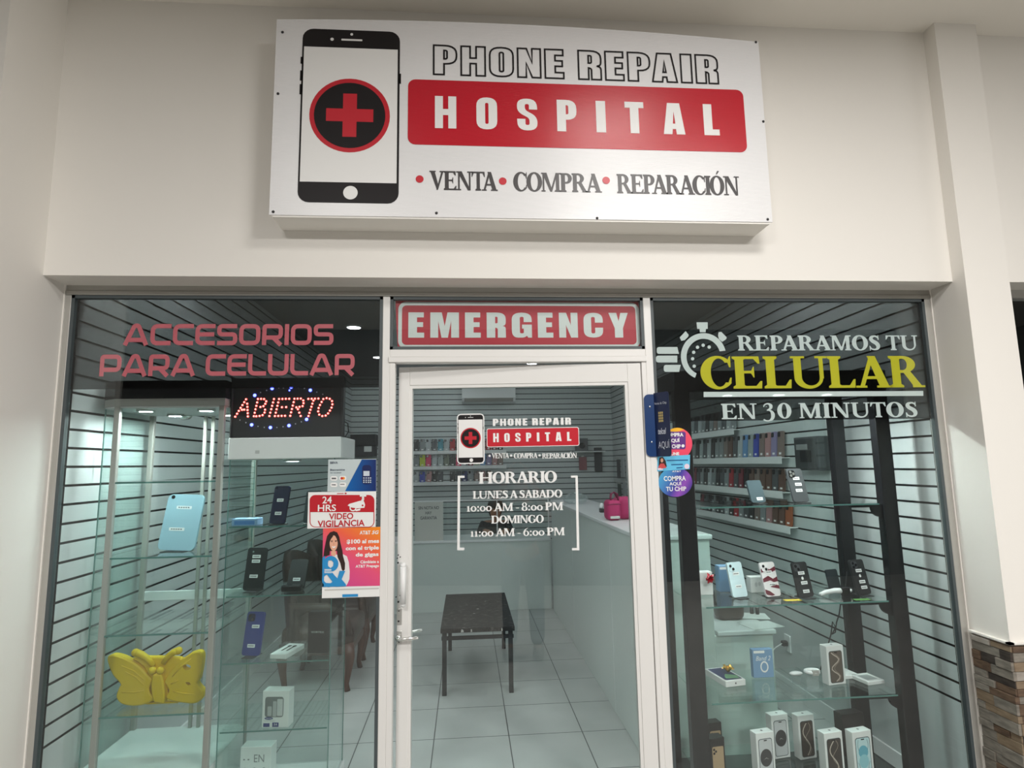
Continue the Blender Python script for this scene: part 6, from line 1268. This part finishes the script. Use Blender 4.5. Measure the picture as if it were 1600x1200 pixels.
for s in (-1, 1): chain(P, E_, 2, [(s * .155, -.09, .865, .066), (s * .203, -.17, .74, .055), (s * .19, -.25, .80, .047), (s * .14, -.32, .815, .036)])
skin('shirt', P, E_, M_DSHIRT, ck)
P = [(0, .005, .53, .145, .125)]; E_ = []
for s in (-1, 1): chain(P, E_, 0, [(s * .10, -.04, .50, .097), (s * .12, -.365, .52, .073), (s * .12, -.36, .30, .062), (s * .12, -.35, .12, .055)])
skin('trousers', P, E_, M_DSHIRT, ck)
MB().rbox(-.165, -.07, -.50, -.29, .002, .09, .03).build('shoe', M_BLKM, ck, True); MB().rbox(.07, .165, -.50, -.29, .002, .09, .03).build('shoe', M_BLKM, ck, True)
head_parts(ck, (0, -.17, 1.075), (0, -1, 0))
stl = thing('stool', 'black round stool under the person behind the back counter', 'stool', (PX, PY + .02, 0))
MB().prism([circ(PX, PY + .02, .18, n=28)], lambda a, b: Vector((a, b, .36)), lambda a, b: Vector((a, b, .405))).build('seat', M_BLKM, stl)
for k in range(4): a = PI / 4 + k * PI / 2; MB().tube([(PX + .10 * math.cos(a), PY + .02 + .10 * math.sin(a), .36), (PX + .16 * math.cos(a), PY + .02 + .16 * math.sin(a), 0)], .012, 8).build('leg', M_STEEL, stl)

# the photographer in the corridor, seen mirrored in the door glass
GX, GY = .02, -3.12
ph = thing('person', 'person in grey-blue trousers photographing the shop, mirrored faintly in the door glass', 'person', (GX, GY, ZF), local=True)
P = [(0, 0, .96, .135, .115), (0, 0, 1.12, .125, .10), (0, -.01, 1.32, .15, .11), (0, -.01, 1.43, .06), (0, .01, 1.49, .052), (0, .025, 1.56, .075, .088), (0, .03, 1.64, .086, .10), (0, .02, 1.71, .055, .06)]
E_ = [(0, 1), (1, 2), (2, 3), (3, 4), (4, 5), (5, 6), (6, 7)]
for s in (-1, 1):
    w_ = chain(P, E_, 2, [(s * .19, -.01, 1.37, .06), (s * .26, .15, 1.27, .047), (s * .18, .29, 1.51, .038), (s * .11, .350, 1.67, .027)])
    hand(P, E_, w_, (s * .074, .385, 1.725), (-s * .25, .05, 1), (-s * .3, -1, 0), (-s, .6, 0))
    chain(P, E_, 0, [(s * .10, 0, .90, .10), (s * .12, .01, .50, .068), (s * .125, -.01, .36, .062), (s * .13, -.02, .10, .042), (s * .14, .10, .045, .038)])
skin('body', P, E_, M_SKIN, ph)
M_JEAN = mat('grey_blue_denim', srgb(92, 104, 122), .8); M_TEE = mat('charcoal_tee', (.03, .032, .036, 1), .85)
P = [(0, 0, .99, .150, .13)]; E_ = []
for s in (-1, 1): chain(P, E_, 0, [(s * .105, 0, .88, .118), (s * .122, .01, .50, .086), (s * .128, -.01, .34, .080), (s * .132, -.02, .09, .070)])
skin('trousers', P, E_, M_JEAN, ph)
P = [(0, 0, .95, .150, .13), (0, 0, 1.12, .142, .118), (0, -.01, 1.32, .165, .125), (0, -.01, 1.405, .10)]; E_ = [(0, 1), (1, 2), (2, 3)]
for s in (-1, 1): chain(P, E_, 2, [(s * .195, -.01, 1.37, .075), (s * .238, .085, 1.315, .066)])
skin('shirt', P, E_, M_TEE, ph)
for s in (-1, 1): MB().rbox(s * .14 - .05, s * .14 + .05, -.10, .18, .002, .095, .035, 0, 3).build('shoe', mat('shoe_grey', (.22, .20, .19, 1), .6), ph, True)
head_parts(ph, (0, .03, 1.625), (0, 1, 0))
pf = thing('smartphone', 'dark phone held up in both hands by the person in grey-blue trousers', 'phone', (GX, GY + .41, 1.59)); MB().rbox(GX - .078, GX + .078, GY + .408, GY + .417, 1.585, 1.665, .004).build('body', M_BLK, pf)
